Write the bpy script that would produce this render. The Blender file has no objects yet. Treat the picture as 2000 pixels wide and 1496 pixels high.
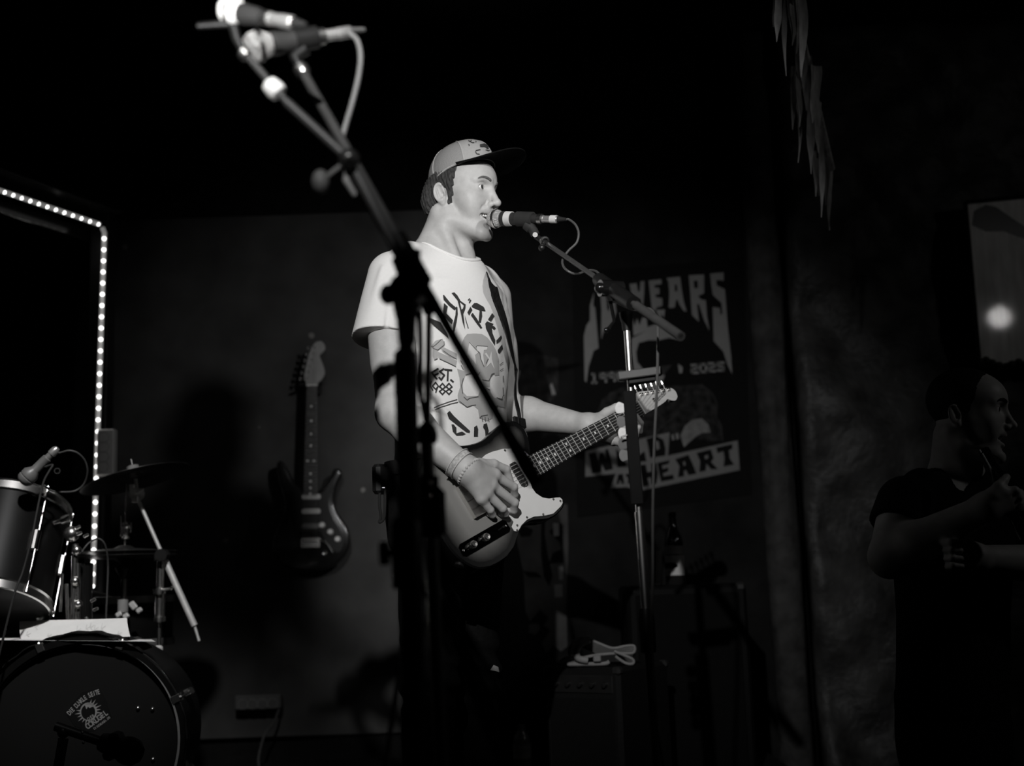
import bpy, bmesh, math, random
import numpy as np
from mathutils import Vector, Matrix
from mathutils.bvhtree import BVHTree
from mathutils.geometry import delaunay_2d_cdt
random.seed(7)
rng = np.random.default_rng(7)
scene = bpy.context.scene
COL = scene.collection

# ------------------------------------------------------------------ camera
FPX = 2400.0                       # focal length in pixels of the 2000 x 1496 frame
TH, RO = math.radians(9.1), math.radians(2.0)
C0 = np.array([0.0, 0.0, 0.70])    # the stage floor is z = 0, the lens is 0.70 m above it
Fv = np.array([0, math.cos(TH), math.sin(TH)])
_u0 = np.array([0, -math.sin(TH), math.cos(TH)]); _r0 = np.array([1.0, 0, 0])
Rv = math.cos(RO)*_r0 - math.sin(RO)*_u0
Uv = math.sin(RO)*_r0 + math.cos(RO)*_u0
cam_d = bpy.data.cameras.new('camera'); cam = bpy.data.objects.new('camera', cam_d); COL.objects.link(cam)
cam.matrix_world = Matrix(((Rv[0], Uv[0], -Fv[0], C0[0]), (Rv[1], Uv[1], -Fv[1], C0[1]), (Rv[2], Uv[2], -Fv[2], C0[2]), (0, 0, 0, 1)))
cam_d.sensor_width = 36.0; cam_d.sensor_fit = 'HORIZONTAL'; cam_d.lens = FPX/2000*36.0
cam_d.clip_start = 0.05; cam_d.clip_end = 60
cam_d.dof.use_dof = True; cam_d.dof.focus_distance = 3.12; cam_d.dof.aperture_fstop = 1.9
scene.camera = cam
# ------------------------------------------------------------------ world, lamps, exposure
w = bpy.data.worlds.new('world'); scene.world = w; w.use_nodes = True
w.node_tree.nodes['Background'].inputs[0].default_value = (1, .98, .95, 1)
w.node_tree.nodes['Background'].inputs[1].default_value = 0.0012
def lamp(name, kind, loc, energy, aim=None, **kw):
    d = bpy.data.lights.new(name, kind); d.energy = energy
    for k, v in kw.items(): setattr(d, k, v)
    o = bpy.data.objects.new(name, d); COL.objects.link(o); o.location = loc
    if aim is not None: o.rotation_euler = (Vector(aim)-Vector(loc)).to_track_quat('-Z', 'Y').to_euler()
    return o
KEY = (1.52, 0.45, 2.27)           # stage spot right of the camera, above the audience
lamp('stage_spot', 'SPOT', KEY, 180, (-0.55, 5.18, 1.42), spot_size=math.radians(29), spot_blend=1.0, shadow_soft_size=0.09)
FRONT, FAIM = (-0.28, 0.25, 2.12), (0.03, 3.15, 1.38)   # lamp above the camera; an added flap keeps its beam off the wall board
lamp('front_spot', 'SPOT', FRONT, 300, FAIM, spot_size=math.radians(38), spot_blend=0.85, shadow_soft_size=0.014)
lamp('added_mic_fill', 'SPOT', (-0.75, 0.20, 0.55), 560, (-0.46, 1.8, 1.92), spot_size=math.radians(26), spot_blend=1.0, shadow_soft_size=0.04)  # added to brighten the near microphones, not a known lamp
lamp('added_drum_fill', 'SPOT', (-0.75, 1.75, 2.75), 265, (-1.28, 3.66, 0.82), spot_size=math.radians(28), spot_blend=1.0, shadow_soft_size=0.05)  # extra fill added for the drum kit, no known source
scene.view_settings.view_transform = 'Standard'
scene.view_settings.look = 'None'
scene.view_settings.gamma = 1.0
scene.view_settings.use_curve_mapping = False
scene.view_settings.exposure = -0.12

# ------------------------------------------------------------------ pixel -> world helpers (points get a real depth Y)
def ray(px, py): return Fv*FPX + Rv*(px-1000) + Uv*(748-py)
def U(px, py, Y):
    d = ray(px, py); return C0 + d*(Y/d[1])
def on_plane(px, py, o, n):
    d = ray(px, py); return C0 + d*(((o-C0)@n)/(d@n))
def nrm(v): v = np.asarray(v, float); return v/np.linalg.norm(v)

# ------------------------------------------------------------------ materials
MATS = {}
def mat(name, v, rough=.55, metal=0.0, var=.12, scale=30, bump=0.0, bscale=None, spec=.5, coat=0.0, emit=None, stretch=None):
    if name in MATS: return MATS[name]
    m = bpy.data.materials.new(name); m.use_nodes = True; nt = m.node_tree; b = nt.nodes['Principled BSDF']
    rgb = (v, v*.985, v*.965) if not isinstance(v, tuple) else v
    if spec == .5 and metal == 0 and coat == 0 and rough > .38 and rgb[0] < .06: spec = .12 if rough > .5 else .25
    tc = nt.nodes.new('ShaderNodeTexCoord'); src = tc.outputs['Object']
    if stretch:
        mp = nt.nodes.new('ShaderNodeMapping'); mp.inputs['Scale'].default_value = stretch
        nt.links.new(src, mp.inputs[0]); src = mp.outputs[0]
    n = nt.nodes.new('ShaderNodeTexNoise'); n.inputs['Scale'].default_value = scale; n.inputs['Detail'].default_value = 4
    nt.links.new(src, n.inputs['Vector'])
    cr = nt.nodes.new('ShaderNodeValToRGB'); e = cr.color_ramp.elements
    e[0].position, e[1].position = .3, .7
    e[0].color = tuple(c*(1-var) for c in rgb)+(1,); e[1].color = tuple(min(1, c*(1+var)) for c in rgb)+(1,)
    nt.links.new(n.outputs['Fac'], cr.inputs[0]); nt.links.new(cr.outputs[0], b.inputs['Base Color'])
    b.inputs['Roughness'].default_value = rough; b.inputs['Metallic'].default_value = metal
    b.inputs['Specular IOR Level'].default_value = spec; b.inputs['Coat Weight'].default_value = coat
    b.inputs['Coat Roughness'].default_value = .12
    if bump:
        n2 = nt.nodes.new('ShaderNodeTexNoise'); n2.inputs['Scale'].default_value = bscale or scale*2; n2.inputs['Detail'].default_value = 5
        nt.links.new(src, n2.inputs['Vector'])
        bp = nt.nodes.new('ShaderNodeBump'); bp.inputs['Strength'].default_value = bump; bp.inputs['Distance'].default_value = .01
        nt.links.new(n2.outputs['Fac'], bp.inputs['Height']); nt.links.new(bp.outputs[0], b.inputs['Normal'])
    if emit:
        b.inputs['Emission Color'].default_value = (1, .985, .96, 1); b.inputs['Emission Strength'].default_value = emit
    MATS[name] = m; return m
BLACK = mat('black_paint', .012, .6)
BLACKP = mat('black_plastic', .010, .42)
RUBBER = mat('rubber', .02, .7)
CHROME = mat('chrome', .85, .27, 1.0, var=.04)
FRETM = mat('fret_wire', .62, .35, .25, var=.03)
STEEL = mat('brushed_steel', .45, .32, 1.0, stretch=(1, 1, 12))
GUNM = mat('dark_metal', .05, .35, .8)
SKIN = mat('skin', .46, .5, var=.07, scale=55, bump=.06, bscale=420, spec=.4)
SKIND = mat('tanned_skin', .40, .5, var=.08, scale=55, bump=.05, bscale=400, spec=.35)
WHITE = mat('white_paper', .80, .7, var=.03)
WHITEP = mat('white_plastic', .62, .4, var=.04)
GLOSSB = mat('gloss_black', .008, .16, coat=.4)

# ------------------------------------------------------------------ objects
def thing(name, label, cat, loc, group=None):
    o = bpy.data.objects.new(name, None); COL.objects.link(o); o.location = tuple(float(c) for c in loc); o.empty_display_size = .05
    o['label'] = label; o['category'] = cat
    if group: o['group'] = group
    return o
def tag(o, label, cat, group=None):
    o['label'] = label; o['category'] = cat
    if group: o['group'] = group
    return o
def root_of(o):
    while o.parent: o = o.parent
    return o
def mesh_obj(name, V, faces, m, parent=None, smooth=False, base=None, kind=None, label=None):
    V = np.asarray(V, float)
    if parent is not None: off = np.array(root_of(parent).location)
    else: off = np.array(base, float) if base is not None else np.array([V[:, 0].mean(), V[:, 1].mean(), V[:, 2].min()])
    me = bpy.data.meshes.new(name)
    if isinstance(faces, np.ndarray):
        k = faces.shape[1]; me.vertices.add(len(V)); me.vertices.foreach_set('co', (V-off).astype(np.float32).ravel())
        me.loops.add(faces.size); me.loops.foreach_set('vertex_index', faces.astype(np.int32).ravel())
        me.polygons.add(len(faces)); me.polygons.foreach_set('loop_start', np.arange(0, faces.size, k, dtype=np.int32))
        me.update(calc_edges=True); me.validate()
    else:
        me.from_pydata([tuple(v) for v in (V-off)], [], faces); me.update()
    me.materials.append(m)
    if smooth: me.polygons.foreach_set('use_smooth', [True]*len(me.polygons))
    o = bpy.data.objects.new(name, me); COL.objects.link(o)
    if parent is not None: o.parent = parent
    else: o.location = tuple(off)
    if kind: o['kind'] = kind
    if label: o['label'] = label
    return o
def frame_of(d):
    d = nrm(d); a = np.array([0, 0, 1.0]) if abs(d[2]) < .9 else np.array([1.0, 0, 0])
    x = nrm(np.cross(a, d)); y = np.cross(d, x); return x, y, d
class MB:
    """collects simple shapes; build() links them as ONE mesh object"""
    def __init__(s): s.v = []; s.f = []
    def raw(s, V, F):
        n = len(s.v); s.v += [np.asarray(p, float) for p in V]; s.f += [[i+n for i in q] for q in F]; return s
    def box(s, c, size, ax=None, bev=0.0):
        c = np.asarray(c, float); ax = ax if ax is not None else np.eye(3)   # ax rows are the box axes
        h = np.asarray(size, float)/2
        if bev <= 0:
            P = [c + sx*h[0]*ax[0] + sy*h[1]*ax[1] + sz*h[2]*ax[2] for sz in (-1, 1) for sy in (-1, 1) for sx in (-1, 1)]
            return s.raw(P, [[0, 2, 3, 1], [4, 5, 7, 6], [0, 1, 5, 4], [2, 6, 7, 3], [0, 4, 6, 2], [1, 3, 7, 5]])
        bev = min(bev, h.min()*.9); g = h-bev                      # chamfered box: 24 corners
        P = []; idx = {}
        for sx in (-1, 1):
            for sy in (-1, 1):
                for sz in (-1, 1):
                    for k in range(3):
                        q = [sx*g[0], sy*g[1], sz*g[2]]; q[k] = (sx, sy, sz)[k]*h[k]
                        idx[(sx, sy, sz, k)] = len(P); P.append(c + q[0]*ax[0] + q[1]*ax[1] + q[2]*ax[2])
        Fc = []
        for k in range(3):
            a, b = (k+1) % 3, (k+2) % 3
            for sg in (-1, 1):
                lp = []
                for sa, sb in ((-1, -1), (1, -1), (1, 1), (-1, 1)):
                    t = [0, 0, 0]; t[k] = sg; t[a] = sa; t[b] = sb; lp.append(idx[tuple(t)+(k,)])
                Fc.append(lp if sg > 0 else lp[::-1])
            for sa in (-1, 1):
                for sb in (-1, 1):
                    lp = []
                    for sk in (-1, 1):
                        t = [0, 0, 0]; t[k] = sk; t[a] = sa; t[b] = sb; lp.append((idx[tuple(t)+(a,)], idx[tuple(t)+(b,)]))
                    q = [lp[0][0], lp[1][0], lp[1][1], lp[0][1]]; Fc.append(q if sa*sb < 0 else q[::-1])
        for sx in (-1, 1):
            for sy in (-1, 1):
                for sz in (-1, 1):
                    q = [idx[(sx, sy, sz, k)] for k in range(3)]; Fc.append(q if sx*sy*sz > 0 else q[::-1])
        return s.raw(P, Fc)
    def tube(s, pts, r, seg=10, cap=True, closed=False):
        pts = [np.asarray(p, float) for p in pts]; n = len(pts); rs = r if hasattr(r, '__len__') else [r]*n
        P = []; x = None
        for i in range(n):
            a = pts[(i-1) % n] if (closed or i) else pts[0]; b = pts[(i+1) % n] if (closed or i < n-1) else pts[-1]
            d = b-a
            if np.linalg.norm(d) < 1e-9: d = pts[min(i+1, n-1)]-pts[max(i-1, 0)]
            d = nrm(d if np.linalg.norm(d) > 1e-9 else [0, 0, 1.])
            if x is None: x, y, _ = frame_of(d)
            else:
                x = x - d*(x@d); x = nrm(x) if np.linalg.norm(x) > 1e-6 else frame_of(d)[0]
            y = np.cross(d, x)
            P += [pts[i] + rs[i]*(math.cos(t)*x + math.sin(t)*y) for t in (2*math.pi*k/seg for k in range(seg))]
        Fc = []
        for i in range(n if closed else n-1):
            j = (i+1) % n
            for k in range(seg): Fc.append([i*seg+k, i*seg+(k+1) % seg, j*seg+(k+1) % seg, j*seg+k])
        if cap and not closed: Fc += [list(range(seg))[::-1], [(n-1)*seg+k for k in range(seg)]]
        return s.raw(P, Fc)
    def cyl(s, a, b, r, r2=None, seg=16): return s.tube([a, b], [r, r if r2 is None else r2], seg)
    def lathe(s, o, axis, prof, seg=24):
        """prof: list of (radius, height along axis); ends closed when radius is 0"""
        x, y, d = frame_of(axis); o = np.asarray(o, float); n = len(prof); P = []
        for r, h in prof: P += [o + d*h + max(r, 1e-5)*(math.cos(t)*x+math.sin(t)*y) for t in (2*math.pi*k/seg for k in range(seg))]
        Fc = [[i*seg+k, i*seg+(k+1) % seg, (i+1)*seg+(k+1) % seg, (i+1)*seg+k] for i in range(n-1) for k in range(seg)]
        return s.raw(P, Fc)
    def ball(s, c, r, seg=14, sc=(1, 1, 1)):
        n = seg//2; c = np.asarray(c, float); P = []
        for i in range(n+1):
            a = math.pi*i/n
            for k in range(seg):
                t = 2*math.pi*k/seg; P.append(c + r*np.array([sc[0]*max(math.sin(a), 1e-4)*math.cos(t), sc[1]*max(math.sin(a), 1e-4)*math.sin(t), sc[2]*math.cos(a)]))
        return s.raw(P, [[i*seg+k, (i+1)*seg+k, (i+1)*seg+(k+1) % seg, i*seg+(k+1) % seg] for i in range(n) for k in range(seg)])
    def prism(s, poly, o, ex, ey, n, t0, t1):
        """2-D outline in the frame (o, ex, ey), extruded along n from t0 to t1"""
        if sum(poly[i][0]*poly[(i+1) % len(poly)][1]-poly[(i+1) % len(poly)][0]*poly[i][1] for i in range(len(poly))) < 0: poly = poly[::-1]
        if np.cross(ex, ey)@n < 0: poly = poly[::-1]
        k = len(poly); o = np.asarray(o, float); bs = [o + a*ex + b*ey for a, b in poly]
        return s.raw([p+n*t0 for p in bs]+[p+n*t1 for p in bs], [list(range(k))[::-1], list(range(k, 2*k))]+[[i, (i+1) % k, k+(i+1) % k, k+i] for i in range(k)])
    def build(s, name, m, parent=None, smooth=False, bevel=0.0, kind=None, label=None, base=None):
        o = mesh_obj(name, s.v, s.f, m, parent, False, base, kind, label)
        if smooth:
            me = o.data; bm = bmesh.new(); bm.from_mesh(me)
            for f in bm.faces: f.smooth = True
            for e in bm.edges:
                if len(e.link_faces) == 2 and e.calc_face_angle(0) > math.radians(38): e.smooth = False
            bm.to_mesh(me); bm.free()
        if bevel:
            md = o.modifiers.new('bevel', 'BEVEL'); md.width = bevel; md.segments = 2; md.limit_method = 'ANGLE'; md.angle_limit = math.radians(40)
        return o
def smooth_path(pts, n=8, closed=False):
    """Catmull-Rom through the given points"""
    P = [np.asarray(p, float) for p in pts]; out = []; m = len(P)
    for i in range(m if closed else m-1):
        g = lambda k: P[k % m] if closed else P[min(max(k, 0), m-1)]
        p0, p1, p2, p3 = g(i-1), g(i), g(i+1), g(i+2)
        for t in np.linspace(0, 1, n, endpoint=False):
            out.append(.5*((2*p1)+(-p0+p2)*t+(2*p0-5*p1+4*p2-p3)*t*t+(-p0+3*p1-3*p2+p3)*t**3))
    if not closed: out.append(P[-1])
    return out
def stroke(pts, wd):
    """a polyline as a list of quads (2-D)"""
    out = []
    for a, b in zip(pts[:-1], pts[1:]):
        a = np.array(a, float); b = np.array(b, float); d = b-a; L = np.linalg.norm(d)
        if L < 1e-6: continue
        d /= L; n = np.array([-d[1], d[0]])*wd/2; e = d*wd*.35
        out.append([tuple(a-e-n), tuple(b+e-n), tuple(b+e+n), tuple(a-e+n)])
    return out
def fill2d(poly, holes=(), step=None):
    """triangulate a 2-D outline with holes; optional inner grid so it can follow a curved surface"""
    def dens(p):
        if step is None: return [tuple(q) for q in p]
        o = []
        for a, b in zip(p, list(p[1:])+[p[0]]):
            k = max(1, int(math.hypot(b[0]-a[0], b[1]-a[1])/step)); o += [(a[0]+(b[0]-a[0])*i/k, a[1]+(b[1]-a[1])*i/k) for i in range(k)]
        return o
    def inside(x, y, p):
        c = False; j = len(p)-1
        for i in range(len(p)):
            if (p[i][1] > y) != (p[j][1] > y) and x < (p[j][0]-p[i][0])*(y-p[i][1])/(p[j][1]-p[i][1])+p[i][0]: c = not c
            j = i
        return c
    V = []; E = []
    for p in [poly]+list(holes):
        q = dens(p); n = len(V); V += q; E += [(n+i, n+(i+1) % len(q)) for i in range(len(q))]
    if step:
        xs = [p[0] for p in poly]; ys = [p[1] for p in poly]
        for x in np.arange(min(xs)+step*.5, max(xs), step):
            for y in np.arange(min(ys)+step*.5, max(ys), step):
                if inside(x, y, poly): V.append((x, y))
    r = delaunay_2d_cdt([Vector(v) for v in V], E, [], 0, 1e-4)
    vs = [(v.x, v.y) for v in r[0]]; tri = []
    for f in r[2]:
        cx = sum(vs[i][0] for i in f)/len(f); cy = sum(vs[i][1] for i in f)/len(f)
        if inside(cx, cy, poly) and not any(inside(cx, cy, h) for h in holes): tri.append(list(f))
    return vs, tri
def print_on_plane(name, polys, o, n, off, m, parent, conv=None):
    """flat print: outlines given by pixel, landed on the real plane (o, n)"""
    mb = MB()
    for it in polys:
        p, hs = (it if isinstance(it, tuple) else (it, ()))
        if conv: p = [conv(a) for a in p]; hs = [[conv(a) for a in h] for h in hs]
        vs, tri = fill2d(p, hs)
        W = [on_plane(x, y, o, n)+n*off for x, y in vs]
        T = []
        for t in tri:
            nn = np.cross(W[t[1]]-W[t[0]], W[t[2]]-W[t[0]]); T.append(t if nn@n > 0 else t[::-1])
        mb.raw(W, T)
    return mb.build(name, m, parent)
def print_on_mesh(name, polys, bvh, m, parent, off=.0012, step=5.0, conv=None, maxd=1e9):
    mb = MB()
    for it in polys:
        p, hs = (it if isinstance(it, tuple) else (it, ()))
        if conv: p = [conv(a) for a in p]; hs = [[conv(a) for a in h] for h in hs]
        vs, tri = fill2d(p, hs, step); W = []
        for x, y in vs:
            d = nrm(ray(x, y)); loc, nn, i, dist = bvh.ray_cast(Vector(C0), Vector(d))
            if loc is None: W.append(None); continue
            q = np.array(loc); nn = np.array(nn); nn = nn if nn@d < 0 else -nn; W.append(q + nn*off - d*off*.5)
        idx = {}; V = []; T = []
        for t in tri:
            if any(W[i] is None for i in t): continue
            P = [W[i] for i in t]
            if max(np.linalg.norm(P[0]-P[1]), np.linalg.norm(P[1]-P[2]), np.linalg.norm(P[0]-P[2])) > .035: continue
            nn = np.cross(P[1]-P[0], P[2]-P[0]); t = t if nn@(C0-P[0]) > 0 else t[::-1]
            for i in t:
                if i not in idx: idx[i] = len(V); V.append(W[i])
            T.append([idx[i] for i in t])
        if T: mb.raw(V, T)
    return mb.build(name, m, parent, smooth=True) if mb.v else None
def text_obj(name, s, o, ex, ey, size, m, parent, off=0.001, bold=0.0, align='CENTER', xs=1.0):
    """flat lettering in the plane (o, ex, ey)"""
    c = bpy.data.curves.new('text', 'FONT'); c.body = s; c.size = 1.0; c.align_x = align; c.align_y = 'CENTER'; c.offset = bold; c.resolution_u = 3
    t = bpy.data.objects.new('text', c); COL.objects.link(t); dg = bpy.context.evaluated_depsgraph_get()
    me = bpy.data.meshes.new_from_object(t.evaluated_get(dg)); bpy.data.objects.remove(t)
    n = nrm(np.cross(ex, ey)); V = [np.asarray(o)+ex*v.co.x*size*xs+ey*v.co.y*size+n*off for v in me.vertices]; F = [list(p.vertices) for p in me.polygons]
    bpy.data.meshes.remove(me); return mesh_obj(name, V, F, m, parent)

# ------------------------------------------------------------------ implicit surfaces (bodies, clothes, hair): one continuous mesh each
def ell(p, c, r, M=None):
    q = p-np.asarray(c, np.float32)
    if M is not None: q = q@np.asarray(M, np.float32)
    r = np.asarray(r, np.float32); a = q/r; k0 = np.sqrt((a*a).sum(-1)); b = a/r; k1 = np.sqrt((b*b).sum(-1))+1e-9
    return k0*(k0-1)/k1
def rcone(p, a, b, ra, rb):
    a = np.asarray(a, np.float32); b = np.asarray(b, np.float32); ba = b-a; q = p-a
    t = np.clip((q@ba)/max(float(ba@ba), 1e-9), 0, 1); e = q-t[..., None]*ba
    return np.sqrt((e*e).sum(-1))-(ra+(rb-ra)*t)
def smin(a, b, k):
    h = np.clip(.5+.5*(b-a)/k, 0, 1); return b*(1-h)+a*h-k*h*(1-h)
def smax(a, b, k): return -smin(-a, -b, k)
def chain(p, pts, rs, k=.004):
    d = None
    for i in range(len(pts)-1):
        e = rcone(p, pts[i], pts[i+1], rs[i], rs[i+1]); d = e if d is None else smin(d, e, k)
    return d
def loft(p, zs, cs, aa, bb, ex, ey):
    """vertical loft of ellipses; ex, ey are the horizontal half-axis directions"""
    z = p[..., 2]; cx = np.interp(z, zs, [c[0] for c in cs]); cy = np.interp(z, zs, [c[1] for c in cs]); a = np.interp(z, zs, aa); b = np.interp(z, zs, bb)
    dx = p[..., 0]-cx; dy = p[..., 1]-cy; u = dx*ex[0]+dy*ex[1]; v = dx*ey[0]+dy*ey[1]
    k0 = np.sqrt((u/a)**2+(v/b)**2)+1e-6; k1 = np.sqrt((u/a**2)**2+(v/b**2)**2)+1e-6
    d = k0*(k0-1)/k1
    return smax(smax(d, z-zs[-1], .03), zs[0]-z, .03)
def sdf_mesh(fn, lo, hi, h):
    """sparse surface nets"""
    lo = np.asarray(lo, float); hi = np.asarray(hi, float); B = 8; H = B*h
    nb = np.ceil((hi-lo)/H).astype(int)
    g = np.stack(np.meshgrid(*[np.arange(k) for k in nb], indexing='ij'), -1).reshape(-1, 3)
    ctr = (lo+(g+.5)*H).astype(np.float32); d = np.concatenate([fn(ctr[i:i+60000]) for i in range(0, len(ctr), 60000)])
    blocks = g[np.abs(d) < H*1.15]
    lat = np.stack(np.meshgrid(*[np.arange(B+1)]*3, indexing='ij'), -1).reshape(-1, 3)
    NX, NY, NZ = nb*B+2
    key = lambda ijk: (ijk[..., 0].astype(np.int64)*NY+ijk[..., 1])*NZ+ijk[..., 2]
    keys = []; verts = []; edges = [[], [], []]; flips = [[], [], []]
    corners = np.array([[i, j, k] for i in (0, 1) for j in (0, 1) for k in (0, 1)])
    ced = [(a, b) for a in range(8) for b in range(a+1, 8) if np.abs(corners[a]-corners[b]).sum() == 1]
    CH = 400
    for s in range(0, len(blocks), CH):
        bl = blocks[s:s+CH]; ijk = bl[:, None, :]*B+lat[None]
        P = (lo+ijk*h).astype(np.float32).reshape(-1, 3)
        D = fn(P).reshape(len(bl), B+1, B+1, B+1)
        cv = np.stack([D[:, c[0]:c[0]+B, c[1]:c[1]+B, c[2]:c[2]+B] for c in corners], -1); sg = cv < 0
        act = sg.any(-1) & ~sg.all(-1); w_ = np.argwhere(act)
        if len(w_) == 0: continue
        vals = cv[act]; acc = np.zeros((len(w_), 3)); cnt = np.zeros(len(w_))
        for a, b in ced:
            va, vb = vals[:, a], vals[:, b]; m = (va < 0) != (vb < 0)
            t = np.where(m, va/(va-vb+1e-20), 0)
            acc += np.where(m[:, None], corners[a]+(corners[b]-corners[a])*t[:, None], 0); cnt += m
        cell = bl[w_[:, 0]]*B+w_[:, 1:]
        verts.append(lo+(cell+acc/cnt[:, None])*h); keys.append(key(cell))
        for ax in range(3):
            sh = [slice(0, B)]*3; sh2 = list(sh); sh2[ax] = slice(1, B+1)
            A = D[(slice(None),)+tuple(sh)]; Bv = D[(slice(None),)+tuple(sh2)]; m = (A < 0) != (Bv < 0); e = np.argwhere(m)
            edges[ax].append(bl[e[:, 0]]*B+e[:, 1:]); flips[ax].append(A[m] < 0)
    K = np.concatenate(keys); V = np.concatenate(verts); od = np.argsort(K); Ks = K[od]; Q = []
    for ax in range(3):
        e = np.concatenate(edges[ax]); fl = np.concatenate(flips[ax]); b, c = (ax+1) % 3, (ax+2) % 3
        eb = np.eye(3, dtype=int)[b]; ec = np.eye(3, dtype=int)[c]; idx = []; ok = np.ones(len(e), bool)
        for off in (0*eb, eb, eb+ec, ec):
            kk = key(e-off); pos = np.clip(np.searchsorted(Ks, kk), 0, len(Ks)-1); ok &= Ks[pos] == kk; idx.append(od[pos])
        q = np.stack(idx, -1); q = np.where(fl[:, None], q, q[:, ::-1]); Q.append(q[ok])
    return V, np.concatenate(Q)
def noise3(p, s, seed=0):
    r = np.random.default_rng(seed); o = 0
    for k in range(4):
        a = r.normal(size=3)*s; o = o+np.sin(p@a.astype(np.float32)+r.uniform(0, 6.28))
    return o/4
# ------------------------------------------------------------------ the room
EZ_ = np.array([0, 0, 1.0])
def struct(o): o['kind'] = 'structure'; return o
DARKW = mat('black_wall_paint', .006, .85, var=.5, scale=6, bump=.3, bscale=40)
struct(MB().box((-1.25, 3.2, -.275), (4.40, 4.1, .55)).build('floor', mat('stage_boards', .010, .7, var=.4, scale=8, stretch=(1, 8, 1), bump=.2)))
struct(MB().box((.3, .6, -.60), (7.4, 10.4, .10)).build('floor', mat('club_floor', .010, .7, var=.4)))
struct(MB().box((.3, .6, 3.05), (7.4, 10.4, .10)).build('ceiling', mat('black_ceiling', .004, .9)))
struct(MB().box((-.95, 5.30, 1.225), (4.9, .20, 3.55)).build('wall_back', DARKW))
struct(MB().box((-3.45, .6, 1.225), (.10, 10.4, 3.55)).build('wall_left', mat('left_wall_paint', .004, .9, var=.4)))
struct(MB().box((3.95, .6, 1.225), (.10, 10.4, 3.55)).build('wall_right', mat('right_wall_paint', .004, .9, var=.4)))
struct(MB().box((.3, -4.55, 1.225), (7.4, .10, 3.55)).build('wall_front', mat('front_wall_paint', .004, .9, var=.4)))
# the lamp that lights the singer: unseen can, its flap added to block light from the wall board
fo_ = np.array(FRONT); fb_ax = nrm(np.array(FAIM)-fo_); fr_ax = nrm(np.cross(fb_ax, [0, 0, 1.])); fu_ax = np.cross(fr_ax, fb_ax)
sl = thing('unseen_lamp', 'unseen black can lamp above the camera with a side flap added to block its light', 'lamp', fo_)
MB().lathe(fo_, fb_ax, [(0, -.24), (.07, -.23), (.085, -.20), (.085, -.01), (.080, -.01), (.080, -.19), (0, -.20)], 28).build('can', BLACK, sl, smooth=True)
p0, p1 = fo_+fb_ax*.0-fr_ax*.088, fo_+fb_ax*.30-fr_ax*.060; dd = nrm(p1-p0)
MB().box((p0+p1)/2, (np.linalg.norm(p1-p0), .003, .30), np.stack([dd, np.cross(fu_ax, dd), fu_ax])).build('added_flap', BLACK, sl)
MB().tube([fo_-fb_ax*.10+fr_ax*.09, fo_-fb_ax*.10+fr_ax*.10+EZ_*.16, fo_-fb_ax*.10-fr_ax*.10+EZ_*.16, fo_-fb_ax*.10-fr_ax*.09], .008, 8).cyl(fo_-fb_ax*.10+EZ_*.16, np.array([fo_[0], fo_[1]-.1, 3.0]), .012).build('yoke', BLACK, sl)
# painted board screwed to the back wall behind the guitarist
PANELM = mat('scuffed_grey_paint', .050, .62, var=.28, scale=5, bump=.08, bscale=60)
nt = PANELM.node_tree; b = nt.nodes['Principled BSDF']; old = b.inputs['Base Color'].links[0].from_socket
tc = [n for n in nt.nodes if n.type == 'TEX_COORD'][0]
vo = nt.nodes.new('ShaderNodeTexVoronoi'); vo.inputs['Scale'].default_value = 8.5; nt.links.new(tc.outputs['Object'], vo.inputs['Vector'])
no = nt.nodes.new('ShaderNodeTexNoise'); no.inputs['Scale'].default_value = 60; nt.links.new(tc.outputs['Object'], no.inputs['Vector'])
def mth(op, a, c):
    n = nt.nodes.new('ShaderNodeMath'); n.operation = op
    for i, x in enumerate((a, c)):
        if isinstance(x, (int, float)): n.inputs[i].default_value = x
        else: nt.links.new(x, n.inputs[i])
    return n.outputs[0]
sp = nt.nodes.new('ShaderNodeSeparateColor'); nt.links.new(vo.outputs['Color'], sp.inputs[0])
fl = mth('MULTIPLY', mth('LESS_THAN', mth('ADD', vo.outputs['Distance'], mth('MULTIPLY', no.outputs['Fac'], .10)), mth('MULTIPLY', sp.outputs[1], .17)), mth('GREATER_THAN', sp.outputs[0], .62))
mx = nt.nodes.new('ShaderNodeMix'); mx.data_type = 'RGBA'; nt.links.new(fl, mx.inputs[0]); nt.links.new(old, mx.inputs[6]); mx.inputs[7].default_value = (.20, .195, .185, 1)
nt.links.new(mx.outputs[2], b.inputs['Base Color'])
a, c = U(222, 432, 5.18), U(905, 432, 5.18)
pn = struct(MB().box(((a[0]+c[0])/2, 5.185, (a[2]+.10)/2), (c[0]-a[0], .03, a[2]-.10), bev=.004).build('trim_1', PANELM))
# dark post and beam that carry the rope light round the drum alcove
P0 = U(198, 447, 4.66); PB = np.array([P0[0], 4.66, 0.0])
struct(MB().box((P0[0]-.012, 4.72, P0[2]/2+.04), (.075, .09, P0[2]+.08), bev=.004).build('trim_2', mat('alcove_post_gloss', .012, .35)))
bx0 = U(196, 430, 4.70); bx1 = np.array([-2.10, 3.62, bx0[2]+.0]); d = nrm(bx1-bx0)
ax = np.stack([d, np.cross([0, 0, 1.], d), [0, 0, 1.]])
struct(MB().box((bx0+bx1)/2+np.array([0, 0, .033]), (np.linalg.norm(bx1-bx0), .24, .05), ax, .004).build('trim_3', mat('alcove_beam_gloss', .010, .16, spec=.8)))
struct(MB().box((bx0+bx1)/2+np.array([0, .09, -.065])+ax[1]*.0, (np.linalg.norm(bx1-bx0), .02, .05), ax, .003).build('trim_4', mat('alcove_beam_gloss', .010, .22)))
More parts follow.
